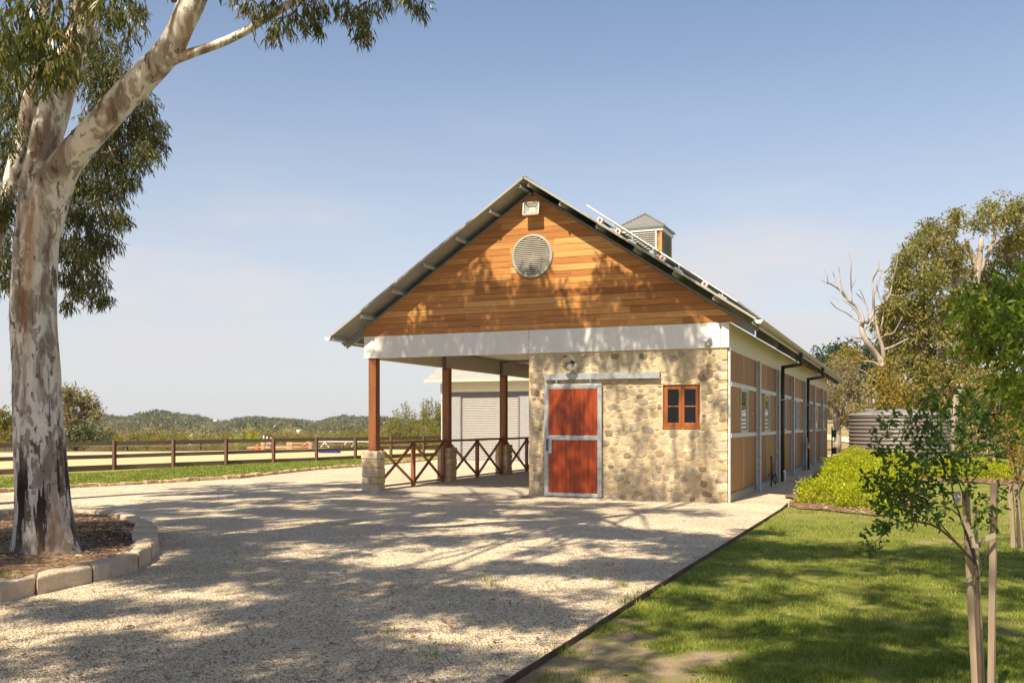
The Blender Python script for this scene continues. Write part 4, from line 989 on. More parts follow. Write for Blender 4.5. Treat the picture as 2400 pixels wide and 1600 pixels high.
# ================================================================== FOLIAGE helpers
def unit(n):
    v = RNG.normal(size=(n, 3)); return v/np.linalg.norm(v, axis=1)[:, None]
def nrmz(v): return v/np.maximum(np.linalg.norm(v, axis=1), 1e-6)[:, None]
def leaf_quads(pos, d, L, W, curl=.15, hexa=False):
    s = nrmz(np.cross(d, unit(len(d)))); nn = np.cross(s, d); L = L[:, None]; W = W[:, None]
    if not hexa:
        v = np.stack([pos, pos+d*L*.42+s*W/2, pos+d*L-nn*L*curl, pos+d*L*.42-s*W/2], 1).reshape(-1, 3)
        return v, np.arange(len(v)).reshape(-1, 4)
    up = nn*W*.18
    v = np.stack([pos, pos+d*L*.28+s*W*.46+up, pos+d*L*.66+s*W*.42+up-nn*L*curl*.4, pos+d*L-nn*L*curl, pos+d*L*.66-s*W*.42+up-nn*L*curl*.4, pos+d*L*.28-s*W*.46+up], 1).reshape(-1, 3)
    b = 6*np.arange(len(pos))[:, None]
    return v, np.concatenate([b+np.array([[0,1,2,3]]), b+np.array([[0,3,4,5]])], 0)
def sprigs(centers, radii, nsp, k, splen, L, W, droop=.6, outw=.5, shell=.45, leafdroop=.5, cull=None, hexa=False, flat=None):
    """leafy sprigs spread through ellipsoids"""
    C_ = np.repeat(np.asarray(centers, float), nsp, 0); R_ = np.repeat(np.asarray(radii, float), nsp, 0)
    if R_.ndim == 1: R_ = np.stack([R_]*3, -1)
    u = unit(len(C_)); r = RNG.uniform(0, 1, len(C_))**shell
    p = C_+u*R_*r[:, None]
    if cull is not None:
        keep = cull(p); p = p[keep]; u = u[keep]
    d = nrmz(u*outw+np.array([0, 0, -droop])+unit(len(p))*.45)
    t = np.tile(np.linspace(.1, 1, k), len(p)); pr = np.repeat(p, k, 0); dr = np.repeat(d, k, 0)
    pos = pr+dr*(t*splen)[:, None]+unit(len(pr))*splen*.08
    ld = nrmz(dr*.5+unit(len(pr))*.75+np.array([0, 0, -leafdroop]))
    n = len(pos); Ls = RNG.uniform(.65, 1.25, n)*L; Ws = RNG.uniform(.7, 1.2, n)*W
    return leaf_quads(pos, ld, Ls, Ws, hexa=hexa)
def crown(name, parts, mat, parent, kind='stuff'):
    vs = []; fs = []; n = 0
    for v, f in parts: vs.append(v); fs.append(f+n); n += len(v)
    o = link(name, npmesh(name, np.concatenate(vs), np.concatenate(fs)), M[mat], parent)
    if kind: o['kind'] = kind
    return o
def wiggle(a, b, n=5, amp=.08, sag=0):
    a = np.array(a, float); b = np.array(b, float); L = np.linalg.norm(b-a); o = [a]
    for i in range(1, n):
        t = i/n; o.append(a+(b-a)*t+RNG.normal(0, amp*L*.35, 3)+np.array([0, 0, sag*math.sin(PI*t)*L]))
    o.append(b); return o
def limb(mb, a, b, r0, r1, seg=7, amp=.08, n=4, sag=.08):
    pts = wiggle(a, b, n, amp, sag); ctrl = [(p, r0+(r1-r0)*i/n) for i, p in enumerate(pts)]
    q, r = spline(ctrl, 3); mb.tube(q, r, seg); return q
# ================================================================== MAIN GUM TREE
gum = empty('gum_tree', (0, 0, 0), 'big smooth-barked gum tree with cream and grey mottled trunk in the kerbed island', 'tree')
DG = 11.0; K = DG/FPX
def seq(lst, D=DG, k=K): return [(P(x+(4 if y > 600 else 0), y, D+(dz if dz else 0)), r*k*.89) for x, y, r, dz in lst]
tr = seq([(112,1342,98,0),(112,1310,86,0),(106,1270,78,0),(102,1220,71,0),(98,1163,67,0),(92,1080,64,0),(88,1010,62,0),(82,930,60,0),(80,857,58,0),(74,755,56,0),(77,653,55,0),(86,551,54,0),(92,480,52,0),(93,430,48,.05),(100,360,38,.1),(118,290,42,.15),(140,210,39,.2),(160,140,35,.3),(182,80,33,.4),(206,0,31,.5),(240,-150,29,.7),(270,-330,27,1.0),(290,-540,22,1.3),(330,-800,15,1.2)])
q, r = spline(tr, 7); tm = MB(); seg = 44
vs = []
for i, (p, rad_) in enumerate(zip(q, r)):
    for k in range(seg):
        a_ = 2*PI*k/seg; h = p[2]; fl = max(0, .75-h)/.75
        rr = rad_*(1+fl**2*(.26*max(0, math.cos(3*a_+.6))+.16*math.cos(5*a_+1.9)))
        rr *= 1+.05*mnoise.noise(Vector((math.cos(a_)*1.4, math.sin(a_)*1.4, h*.8)))+.022*mnoise.noise(Vector((math.cos(a_)*5, math.sin(a_)*5, h*1.8)))
        for (a0, hw, top, dep) in ((-2.05, .07, 1.5, .20), (-1.3, .06, 1.7, .22), (-2.6, .06, 1.0, .18), (-.55, .06, 3.4, .14), (-1.75, .035, 2.6, .08), (-2.3, .03, 2.2, .06), (-1.0, .035, 1.2, .12)):
            dd = (a_-a0-.08*math.sin(h*2)+PI) % (2*PI)-PI
            fade = max(0, min(1, (top-h)/.8)); rr *= 1-dep*fade*math.exp(-(dd/hw)**2)
        vs.append(p+(RT*math.cos(a_)+FW*math.sin(a_))*rr)
nq = len(q); fs = [(i*seg+k, i*seg+(k+1) % seg, (i+1)*seg+(k+1) % seg, (i+1)*seg+k) for i in range(nq-1) for k in range(seg)]
tm.add(vs, fs); trunk = tm.build('trunk', M['gum'], gum, True)
lb = seq([(105,560,34,-.02),(110,500,45,-.03),(122,445,48,-.05),(148,394,42,-.1),(182,350,39,-.15),(222,305,37,-.2),(268,253,36,-.25),(312,207,35,-.3),(352,166,34,-.35),(388,128,33,-.4),(412,88,31,-.45),(430,48,31,-.5),(452,0,32,-.5),(490,-90,31,-.5),(560,-210,28,-.6),(640,-360,24,-.9),(700,-560,19,-1.0),(760,-800,12,-1.0)])
q, r = spline(lb, 6); lm = MB(); lm.tube(q, r, 28, rough=.07, seed=3); lm.build('limb', M['gum2'], gum, True)
br = seq([(402,146,10,-.4),(425,133,13,-.4),(470,118,11,-.4),(520,100,10.5,-.35),(574,74,10,-.3),(620,45,10,-.25),(665,18,11,-.2),(710,-8,10,-.1),(820,-60,8,.1),(960,-110,6,.3),(1100,-190,4,.5)])
q, r = spline(br, 5); MB().tube(q, r, 14, rough=.06, seed=8).build('limb', M['gum2'], gum, True)
for pts in ([(170,120,5,-.5),(186,135,5,-.6),(184,165,4,-.6)], [(410,4,9,-.5),(398,-30,7,-.6),(392,-80,5,-.7)]):
    q, r = spline(seq(pts), 4); MB().tube(q, r, 8).build('branch_stub', M['twig'], gum, True)
# strips and flakes of peeling bark
rs = random.Random(17); stp = []
for k in range(70):
    i = rs.randrange(20, 82); p = vs[i*seg+rs.randrange(24, 43)]; c0 = np.mean(np.array([vs[i*seg+j] for j in range(seg)]), 0)
    o_ = nrm3 = (np.array(p)-c0); o_ = o_/np.linalg.norm(o_); L = rs.uniform(.04, .22); w_ = rs.uniform(.008, .028); s_ = np.cross(o_, [0, 0, 1]); q_ = MB(); V = []
    for j in range(4):
        t_ = j/3; c = np.array(p)+o_*(.004+.035*t_**2*rs.uniform(.2, 1))-np.array([0, 0, L*t_])*(1 if k % 3 else -1)
        V += [c-s_*w_*(1-.6*t_)/2, c+s_*w_*(1-.6*t_)/2]
    stp.append((V, [(2*j, 2*j+1, 2*j+3, 2*j+2) for j in range(3)]))
q_ = MB()
for V, F_ in stp: q_.add(V, F_)
tag(q_.build('bark_flakes', M['brownbark'], gum), kind='stuff')
# ---- clumps that make the gum's crown and the shade on barn and gravel; all above the picture
Sx, Sy = SUN.x/-SUN.z, SUN.y/-SUN.z
def above(t, h): return np.array([t[0]-Sx*(h-t[2]), t[1]-Sy*(h-t[2]), h])
A_cl = []; C_cl = []; D_cl = []
def aim(t, r, h, dens=1.0):
    c = above(np.array(t, float), h)
    (A_cl if c[0] < .5 and c[1] > -24 else (C_cl if c[0] >= .5 else D_cl)).append((c, r, dens))
# on the gable and the stone wall (x, z, radius)
for x, z, r in ((-7.9,4.3,.42),(-7.5,3.7,.5),(-6.9,4.2,.55),(-6.5,4.9,.42),(-6.2,3.7,.6),(-5.9,4.5,.5),(-5.3,4.0,.6),(-5.5,5.0,.36),(-5.0,3.4,.5),(-4.6,4.3,.55),(-4.2,3.8,.55),(-4.1,4.7,.33),(-3.7,4.2,.42),(-3.5,3.5,.45),
                (-2.85,3.8,.40),(-2.7,4.3,.30),(-2.55,5.0,.24),(-2.3,4.4,.40),(-2.2,3.6,.45),(-1.7,4.6,.42),(-1.5,3.9,.5),(-1.0,4.2,.42),(-.9,3.5,.38),(-6.8,3.3,.45),(-7.9,3.2,.4),
                (-4.1,2.9,.25),(-4.2,1.9,.28),(-4.1,1.1,.3),(-4.1,.4,.3),(-3.45,1.9,.38),(-3.4,1.5,.42),(-3.85,.7,.34),(-3.0,.5,.42),(-3.4,.3,.4),(-2.75,1.2,.22),(-2.3,2.5,.2),(-2.5,3.1,.22),(-1.75,2.0,.14),(-1.6,1.3,.12),
                (-.9,2.85,.34),(-.4,2.7,.26),(-2.4,.35,.4),(-1.8,.3,.42),(-1.2,.4,.42),(-.6,.5,.36),(-.25,.25,.3),(-1.9,.85,.22),(-.45,1.6,.25),(-.2,2.1,.2),(-2.05,1.55,.15)):
    aim((x, 0, z), r*.86, RNG.uniform(9.8, 12.0) if z > 3.1 else RNG.uniform(9.5, 13), 2.6 if z > 3.1 else 1.15)
for y, x in ((-.4, -7.5), (-.3, -5.8), (-.6, -4.8)): aim((x, y, 0), .5, 15)
# on the ground, from a noise field with bright gaps
rg = random.Random(21)
BR = [(G(1560, 1232), 1.25, .8), (G(1700, 1215), 1.1, .6), (G(1380, 1262), 1.0, .5), (G(1150, 1225), .7, .35), (G(1300, 1405), .7, .22), (G(1180, 1300), .6, .3), (G(700,1290),.6,.3)]
def bright(x, y): return any(((x-c[0])/a_)**2+((y-c[1])/b_)**2 < 1 for c, a_, b_ in BR)
cnt = 0
for i in range(6500):
    x = rg.uniform(-15, 2.0); y = rg.uniform(-17.5, 1.0)
    if edge_side(np.array([x]), np.array([y]))[0] > .3: continue
    u_, v_, D_ = proj((x, y, 0)); 
    if D_[0] < 3: continue
    ytop = np.interp(u_[0], [-200, 170, 500, 800, 1240, 1700], [1215, 1168, 1150, 1128, 1150, 1195])
    if v_[0] < ytop+6: continue
    if bright(x, y): continue
    if y > -1 and x > -4.5: continue
    nv = mnoise.noise(Vector((x*.55+4, y*.9, 1)))+.5*mnoise.noise(Vector((x*1.5, y*2.2, 9)))
    if nv < -.05+(.04 if v_[0] > 1300 else 0) or rg.random() < .3: continue
    r = rg.uniform(.13, .34)
    if cnt < 1100: aim((x, y, 0), r, rg.uniform(7.6, 10.5), 2.3); cnt += 1
# on the lawn, lower right
for (px, py, r) in ((1850,1290,.7),(1980,1290,.8),(2120,1300,.8),(2300,1290,.8),(2230,1330,.6),(1780,1330,.5),(2050,1340,.5),(1900,1400,.45),(2000,1450,.5),(1720,1420,.35),(1800,1480,.4),(2160,1400,.45),(2200,1480,.6),(2060,1520,.5),(1900,1540,.5),(1750,1560,.45),(2350,1400,.6),(2380,1520,.6),(2100,1590,.5),(1640,1470,.3),(1560,1500,.3),(1950,1600,.4),(2300,1330,.6),(2430,1300,.9),(1700,1290,.35),(1690,1330,.3),(1620,1400,.28),(1500,1560,.3)):
    g_ = G(px, py)
    for j in range(2): aim(g_+np.array([rg.uniform(-.8, .8)*r, rg.uniform(-.8, .8)*r, 0]), r*.55, rg.uniform(8.0, 10.5), 1.6)
for z in np.arange(.3, 7.2, .42):
    c = P(100, 1300, 11); x = c[0]+rg.uniform(-.35, .35)+(.0 if z < 4 else (z-4)*.25)
    if rg.random() < .72: aim((x, c[1]-.3, z), rg.uniform(.22, .36), rg.uniform(10.5, 13.5), 1.1)
for k in range(26): aim((cen[0]+rg.uniform(-2.2, 1.9), cen[1]+rg.uniform(-2.0, 2.0), .15), rg.uniform(.2, .35), rg.uniform(9.5, 12), 1.2)
for k in range(12):
    aim((P(105+k*32, 540-k*45, 11-.04*k)[0], P(105, 540, 11)[1]-.2, P(100, 540-k*45, 11)[2]), rg.uniform(.15, .26), rg.uniform(10.5, 12.5), 1.0)
def shade_crown(cl, parent, name='crown'):
    parts = []
    for c, r, dens in cl:
        n = max(int(60*dens*(r/.5)**2), 8); flatr = np.array([[r, r*.9, r*.75]])
        parts.append(sprigs([c], flatr, n, 6, .32, .20, .055, cull=lambda p: ~visible(p, 60)))
    return crown(name, parts, 'lf_gum', parent)
def limbs_to(cl, root_pts, parent, r0, mat='gum2', every=3, maxn=60):
    mb = MB(); pts = np.array([c for c, _, _ in cl])
    idx = list(range(0, len(pts), every))[:maxn]
    for i in idx:
        c = pts[i]; d = [np.linalg.norm(np.array(q)-c) for q in root_pts]; o = root_pts[int(np.argmin(d))]
        if visible((np.array(o)+c)/2, 0)[0] or visible(np.array(o)*.3+c*.7, 0)[0]: continue
        limb(mb, o, c, r0, .015, 6)
    return mb.build('branch', M[mat], parent, True)
shade_crown(A_cl, gum)
rts = [P(270,-330,12), P(290,-540,12.3), P(330,-800,12.2), P(640,-360,10.1), P(700,-560,10), P(760,-800,10)]
limbs_to(A_cl, rts, gum, .05, every=4, maxn=70)
# two more gums behind the camera that shade the near gravel and the lawn
def shade_tree(base, cl, label, hgt=12):
    t = empty('gum_tree', (0, 0, 0), label, 'tree'); b = np.array(base, float)
    ctrl = [(b, .42), (b+[.1, .1, 2], .33), (b+[.3, .1, 5], .28), (b+[.2, .5, 8], .22), (b+[.5, .8, hgt], .12)]
    q, r = spline(ctrl, 5); MB().tube(q, r, 16, rough=.06).build('trunk', M['gum'], t, True)
    shade_crown(cl, t); limbs_to(cl, [b+[.3, .1, 5.5], b+[.2, .5, 8], b+[.4, .7, 10]], t, .08, every=3, maxn=50)
cC = np.mean([c for c, _, _ in C_cl], 0); print('cC', cC); shade_tree((8.5, -25.5, 0), C_cl, 'tall gum tree behind the viewpoint shading the lawn')
if len(D_cl) > 3:
    cD = np.mean([c for c, _, _ in D_cl], 0); print('cD', cD); shade_tree((-3.5, -27.5, 0), D_cl, 'tall gum tree behind the viewpoint shading the near gravel')
# ---- near leaves hanging into the top of the picture
def pc(lst, D, jit=.3):
    c = []; r = []
    for x, y, rp in lst:
        d_ = D+RNG.uniform(-jit, jit); c.append(P(x, y, d_)); r.append(rp/FPX*d_)
    return c, r
nearL = [(20,20,60),(80,40,60),(30,90,55),(90,110,45),(140,60,50),(160,10,50),(60,-30,60),(110,150,28),(150,130,24),(20,140,30),(230,-10,30),(280,-20,40),(60,70,40),(120,90,40),(40,50,50),(100,10,60)]
c, r = pc(nearL, 8.6, .5)
parts = [sprigs([ci], [[ri, ri, ri*.8]], 19, 7, .20, .13, .021, droop=.8, leafdroop=1.1) for ci, ri in zip(c, r)]
c, r = pc([(310,20,26),(318,50,18),(300,85,12),(330,5,18),(265,25,18)], 10.5, .3)
parts += [sprigs([ci], [[ri, ri, ri]], 14, 5, .14, .11, .018, droop=.9, leafdroop=1.0) for ci, ri in zip(c, r)]
c, r = pc([(575,-15,26),(600,8,20),(640,-10,28),(660,45,24),(645,65,14),(700,10,30),(690,35,22),(735,25,20),(740,50,10),(760,-10,28),(800,-5,25),(850,45,16),(845,25,22),(850,70,7),(870,5,24),(820,10,20),(985,2,14),(960,-15,20),(905,-20,20),(725,-10,30)], 10.6, .3)
parts += [sprigs([ci], [[ri*.8, ri*.8, ri*.7]], 15, 6, .15, .12, .019, droop=.9, leafdroop=1.1) for ci, ri in zip(c, r)]
crown('hanging_foliage', parts, 'lf_near', gum)
tw = MB()
for (x0, y0_, x1, y1_) in ((60,20,120,150),(0,60,80,110),(30,-20,60,90),(140,-20,150,100),(620,40,600,60),(665,20,655,75),(665,40,645,70),(710,0,735,50),(780,-50,850,70),(820,-50,850,40),(640,-30,600,-5),(690,-10,700,40),(590,70,610,118),(600,62,595,100),(960,-110,985,5),(640,45,630,90),(280,-60,318,60),(318,0,300,90)):
    d_ = 8.6 if x0 < 160 else 10.6; limb(tw, P(x0, y0_, d_), P(x1, y1_, d_), .008, .003, 4, .12, 4, 0)
tag(tw.build('twigs', M['twig'], gum), kind='stuff')
# ---- second gum behind, with hanging crown
g2 = empty('gum_tree', (0, 0, 0), 'leafier gum tree with drooping crown standing just behind the big mottled trunk', 'tree')
q, r = spline([(P(-60,1185,19), .30), (P(-50,900,19), .22), (P(-20,620,19), .17), (P(25,430,19), .15), (P(58,300,19), .16), (P(90,120,19), .12), (P(120,-100,19), .1)], 6)
MB().tube(q, r, 16, rough=.06).build('trunk', M['gum2'], g2, True)
lm = MB()
for pts in ([(30,430,6,0),(0,400,5,0),(-40,380,4,0)],[(70,250,9,0),(150,200,7,0),(230,150,5,0),(300,180,3,0)],[(60,330,8,0),(150,330,6,0),(240,360,4,0),(330,320,3,0)],[(50,420,7,0),(140,470,5,0),(220,520,3,0)],[(40,480,7,0),(120,560,5,0),(190,600,3,0)],[(200,420,4,0),(260,440,3,0),(290,500,2,0)]):
    q, r = spline([(P(x, y, 19+dz), rr/FPX*19) for x, y, rr, dz in pts], 4); lm.tube(q, r, 7)
lm.build('limb', M['twig'], g2, True)
lst = [(240,110,45),(270,150,50),(225,180,50),(300,190,45),(250,230,55),(320,250,50),(345,300,38),(300,300,50),(240,300,50),(360,330,24),(340,350,30),(290,370,45),(230,370,45),(200,430,50),(260,430,45),(300,410,25),(180,500,45),(240,490,48),(285,500,22),(220,550,42),(170,580,40),(205,610,36),(250,560,25),(190,660,26),(230,650,24),(215,690,13),(160,640,28),(160,700,13),(245,690,12),(375,285,12),(200,120,30),(210,70,26),(170,420,35),(190,350,35),(150,560,30),(260,340,40),(315,215,35),(160,480,30),
       (15,230,45),(5,300,50),(30,350,25),(0,390,45),(0,460,45),(20,180,40),(0,120,50),(0,540,42),(15,600,28),(0,650,26),(40,250,25),(-40,340,60),(-40,500,60)]
c, r = pc(lst, 19, 1.0)
parts = []
for ci, ri in zip(c, r): parts.append(sprigs([ci], [[ri, ri, ri*.95]], int(95*(ri/.4)**1.5)+10, 7, .24, .15, .026, droop=.9, leafdroop=.9, shell=.55))
crown('crown', parts, 'lf_gum', g2)
# ================================================================== SAPLING with stakes, right foreground
def seqD(lst, D): return [(P(x, y, D+dz), r/FPX*D) for x, y, r, dz in lst]
DS = 5.3
sap = empty('sapling', (0, 0, 0), 'young leafy tree tied between tall timber stakes in the near lawn', 'sapling')
stem = MB()
BRS = [[(2297,1668,9,0),(2296,1560,8.5,0),(2292,1450,8,0),(2290,1360,7.5,0),(2285,1315,7,0)],
 [(2285,1318,5.5,0),(2240,1270,5,-.05),(2190,1232,4.2,-.1),(2140,1222,3.4,-.15),(2095,1228,2.5,-.18),(2060,1262,1.6,-.2),(2030,1280,1.2,-.2)],
 [(2255,1285,4,0),(2215,1240,3.2,.1),(2180,1195,2.6,.15),(2150,1160,2,.2),(2110,1150,1.4,.25)],
 [(2287,1320,5,0),(2270,1265,4.4,0),(2252,1215,3.8,0),(2236,1165,3.2,0),(2225,1120,2.8,0),(2190,1060,2.2,.1),(2150,1025,1.6,.1),(2110,1010,1.2,.1)],
 [(2250,1210,3,0),(2225,1190,2.4,0),(2195,1185,1.6,0)],
 [(2285,1310,4,0),(2276,1240,3.5,0),(2262,1170,3,0),(2270,1140,2.6,0),(2300,1100,2.2,0),(2330,1065,1.8,0),(2345,1050,1.2,0)],
 [(2262,1170,3,0),(2240,1110,2.4,0),(2225,1070,2,0),(2215,1020,1.6,0),(2190,980,1.2,0),(2180,940,1,0)],
 [(2270,1140,2.2,0),(2265,1080,1.8,0),(2290,1010,1.6,0),(2300,960,1.3,0),(2310,930,1,0)],
 [(2290,1360,3.5,.1),(2315,1290,3,.1),(2325,1230,2.2,.1),(2328,1180,1.6,.1),(2330,1150,1.2,.1)],
 [(2236,1165,2,0),(2200,1130,1.8,.1),(2160,1110,1.5,.1),(2120,1090,1.2,.15),(2080,1080,1,.15)],
 [(2200,1240,2,0),(2150,1200,1.8,0),(2100,1175,1.5,0),(2060,1160,1.2,0)]]
for b_ in BRS:
    q, r = spline(seqD(b_, DS), 5); stem.tube(q, r*.62, 7)
SC = [(2052,1262,16),(2075,1240,14),(2025,1282,10),(2100,1225,18),(2120,1190,26),(2150,1170,30),(2090,1160,28),(2065,1145,24),(2130,1140,30),(2180,1155,26),(2205,1185,14),(2050,1120,20),(2085,1112,18),(2115,1100,22),(2160,1120,24),(2150,1200,22),(2180,1215,12),(2080,1190,22),(2055,1200,10),
      (2160,1050,24),(2110,1030,16),(2080,1005,12),(2130,1000,14),(2060,1000,9),(2200,1060,24),(2170,1010,22),(2225,1030,26),(2190,970,26),(2150,985,22),(2175,940,16),(2230,980,26),(2260,1050,24),(2280,1020,26),(2300,1060,26),(2330,1050,22),(2350,1040,14),(2290,980,26),(2260,950,22),(2305,940,20),(2320,1000,22),(2240,1100,20),(2215,1085,20),(2265,1110,16),(2280,1170,12),(2290,1215,9),(2330,1190,13),(2338,1160,12),(2328,1225,9),(2160,1085,22),(2130,1070,20),(2050,1060,12),(2260,1130,14),(2100,1060,12),(2210,930,14),(2090,975,12)]
parts = []; tw = MB()
for x, y, rp in SC:
    d_ = DS+RNG.uniform(-.25, .25); c = P(x, y, d_); r_s = rp/FPX*d_
    parts.append(sprigs([c], [[r_s, r_s*1.4, r_s]], int(6.6*(rp/20)**1.7)+3, 5, .06, .038, .019, droop=-.2, outw=.6, leafdroop=.15, hexa=True))
stem.build('trunk', M['twig'], sap, True)
crown('crown', parts, 'lf_sap', sap)
stf = []
STK = [('garden_stake', 2263, 1150, 2290, 1680, 22, .12, 'taller grey timber stake nearest the building side of the young tree'), ('garden_stake', 2285, 1184, 2308, 1690, 12, .35, 'thin pale middle stake right behind the young tree stem'), ('garden_stake', 2330, 1130, 2322, 1700, 21, -.1, 'square timber stake at the right of the young tree')]
for nm, x0, y0_, x1, y1_, w_, dz, lab in STK:
    a_ = P(x1, y1_, DS+dz); b_ = P(x0, y0_, DS+dz*1.2); wd = w_/FPX*DS*.66
    tag(MB().beam(b_, a_, wd, wd, up=(.35, 1, 0)).build(nm, M['stake'], None, bevel=.003), lab, 'stake', 'stakes of the near sapling')
tie = MB(); hs_ = simple('hessian_tie', (.36, .29, .22), .9)
T = [P(2257,1208,DS-.07),P(2275,1250,DS-.08),P(2283,1282,DS-.09),P(2297,1276,DS-.1),P(2310,1262,DS-.18),P(2334,1252,DS-.18)]
for p, q in zip(T, T[1:]): tie.beam(p, q, .004, .026, up=(0, 0, 1))
tag(tie.build('stake_tie', hs_), 'loose hessian strap tying the young stem to its stakes', 'strap')
lbl = MB().add([P(2233,1152,DS-.05),P(2252,1150,DS-.04),P(2252,1172,DS-.04),P(2240,1182,DS-.05)], [(0,1,2,3)]); o = lbl.build('plant_tag', simple('tag_paper', (.42,.38,.36), .4, var=.5, scale=40)); o.modifiers.new('solid', 'SOLIDIFY').thickness = .001; tag(o, 'small paper plant tag hanging in the young tree', 'tag')
# ================================================================== second sapling further back
D2 = 12.3
sp2 = empty('sapling', (0, 0, 0), 'smaller staked tree with reddish yellow leaves at the right edge', 'sapling')
q, r = spline(seqD([(2390,1290,5,0),(2386,1200,4.5,0),(2383,1140,4,0),(2378,1090,3,0),(2368,1060,2,0),(2350,1030,1.5,0)], D2), 5); st2 = MB().tube(q, r, 7)
for b_ in ([(2382,1130,2.5,0),(2400,1090,2,0),(2420,1050,1.5,0)], [(2384,1160,2.5,0),(2400,1130,2,0),(2412,1110,1.5,0)]):
    q, r = spline(seqD(b_, D2), 4); st2.tube(q, r, 6)
st2.build('trunk', M['twig'], sp2, True)
parts = []
for x, y, rp in ((2350,1010,24),(2380,1000,26),(2400,1040,26),(2360,1040,20),(2375,1080,16),(2390,1100,14),(2410,1080,20),(2340,985,20),(2390,970,24),(2420,1010,24),(2376,1060,16),(2365,1110,7),(2395,1125,8)):
    c = P(x, y, D2+RNG.uniform(-.3, .3)); r_s = rp/FPX*D2; parts.append(sprigs([c], [[r_s, r_s, r_s]], int(16*(rp/20)**1.6)+4, 4, .08, .055, .028, droop=.0, leafdroop=.2))
crown('crown', parts, 'lf_red', sp2)
for x0, x1, lab in ((2368,2376,'weathered stake on the barn side of the reddish sapling'), (2383,2394,'paler stake leaning at the right of the reddish sapling')):
    tag(MB().beam(P(x0, 1133, D2), P(x1, 1287, D2), .05, .05, up=(.35, 1, 0)).build('garden_stake', M['stake']), lab, 'stake', 'stakes of the far sapling')
# bright green tree reaching in from the right
bt = empty('orchard_tree', (0, 0, 0), 'bright green broad-leaved tree reaching in at the right edge', 'tree')
DB = 9.0; bs = MB()
for b_ in ([(2520,1400,16,0),(2500,1250,15,0),(2480,1100,13,0),(2450,950,11,0),(2430,800,8,0),(2400,700,5,0)], [(2455,960,5,0),(2400,870,4,0),(2370,830,3.5,0),(2340,818,2.5,0),(2300,800,2,0),(2270,760,1.5,0)], [(2440,850,4,0),(2380,760,3,0),(2330,720,2,0),(2290,700,1.5,0)], [(2480,1100,4,0),(2430,980,3,0),(2380,910,2,0),(2350,890,1.5,0)],[(2480,1080,4,0),(2430,1010,3,0),(2390,960,2,0)]):
    q, r = spline(seqD(b_, DB), 5); bs.tube(q, r, 8)
bs.build('trunk', M['twig'], bt, True)
parts = []
for x, y, rp in ((2265,735,26),(2290,710,24),(2260,700,14),(2300,750,36),(2330,720,36),(2350,690,32),(2370,740,40),(2390,690,32),(2340,780,36),(2300,800,28),(2285,780,20),(2380,800,36),(2400,750,40),(2350,820,22),(2390,850,26),(2265,820,12),(2240,740,10),(2400,660,24),(2345,665,18),(2430,720,50),(2450,800,50),(2345,895,22),(2375,880,20),(2330,900,10),(2360,910,16),(2390,900,22),(2400,960,20),(2385,950,12),(2430,900,40),(2410,640,18),(2320,820,14),(2450,640,40),(2405,1000,8)):
    c = P(x, y, DB+RNG.uniform(-.7, .7)); r_s = rp/FPX*DB; parts.append(sprigs([c], [[r_s, r_s*1.3, r_s]], int(19*(rp/25)**1.8)+4, 5, .12, .072, .032, droop=.1, outw=.6, leafdroop=.35, hexa=True))
crown('crown', parts, 'lf_bright', bt)
# ================================================================== lime hedge
def bush(c, r, h, label, n=1.0):
    t = empty('hedge_bush', (c[0], c[1], 0), label, 'bush', 'lime green hedge bushes by the barn path')
    mb = MB()
    for k in range(7):
        a_ = 2*PI*k/7; limb(mb, (0, 0, .02), (r*.6*math.cos(a_), r*.6*math.sin(a_), h*.7), .012, .004, 4, .1, 3, 0)
    mb.build('stem', M['twig'], t)
    # dense shell of small leaves over a lumpy dome
    N = int(6500*n*(r/.6)**1.5*(h/.7)**.7); u = unit(N); u[:, 2] = np.abs(u[:, 2])*1.05-.12; u = nrmz(u)
    lump = np.array([1+.26*mnoise.noise(Vector((q[0]*2.3+c[0]*3, q[1]*2.3+c[1]*3, q[2]*2.3)))+.22*mnoise.noise(Vector((q[0]*6+c[0], q[1]*6, q[2]*6+c[1]))) for q in u])
    box_ = 1/np.maximum(np.maximum(np.abs(u[:, 0]), np.abs(u[:, 1])), np.abs(u[:, 2])); rr = (.86+.14*np.minimum(box_, 1.3))*lump*(1-.30*RNG.uniform(0, 1, N)**2.2+.04*RNG.normal(0, 1, N))
    p = u*rr[:, None]*np.array([r, r, h*.80]); p[:, 2] += h*.16; p = p[p[:, 2] > .03]
    d = nrmz(nrmz(p*np.array([1, 1, .8]))*.55+unit(len(p))*.95+np.array([0, 0, .15]))
    v, f = leaf_quads(p, d, RNG.uniform(.030, .055, len(p)), RNG.uniform(.022, .036, len(p)), .25)
    o = link('foliage', npmesh('foliage', v, f), M['lf_hedge'], t); o['kind'] = 'stuff'
HB = [(1928,1186,.62,.72,'front left lime bush beside the sunlit gravel path'),(2010,1198,.50,.66,'lime bush partly shaded under the sapling branch with bare mulch before it'),(1968,1160,.66,.86,'lime bush behind the front left one along the path'),(2062,1172,.70,.92,'full lime bush in the middle of the hedge mass'),(1990,1132,.85,1.0,'lime bush along the path edge below the tank'),(2085,1140,.85,1.02,'lime bush right of the hedge middle below the tank'),(2015,1112,.95,1.10,'tall lime bush at the back of the hedge by the tank'),(2100,1114,.85,1.0,'lime bush at the rear right of the hedge mass'),(2170,1124,.62,.80,'rounded lime bush at the gap beside the lawn'),(2250,1122,.75,.86,'lime bush behind the near stakes'),(2320,1126,.75,.84,'last lime bush before the reddish sapling'),(2062,1212,.24,.30,'very small lime bush alone at the mulch edge'),(2210,1118,.62,.80,'lime bush between the rounded one and the stakes')]
for x, y, r, h, lab in HB:
    p = G(x, y); bush(p+FW*r*.8+RT*.22, r*.88, h*.74, lab)
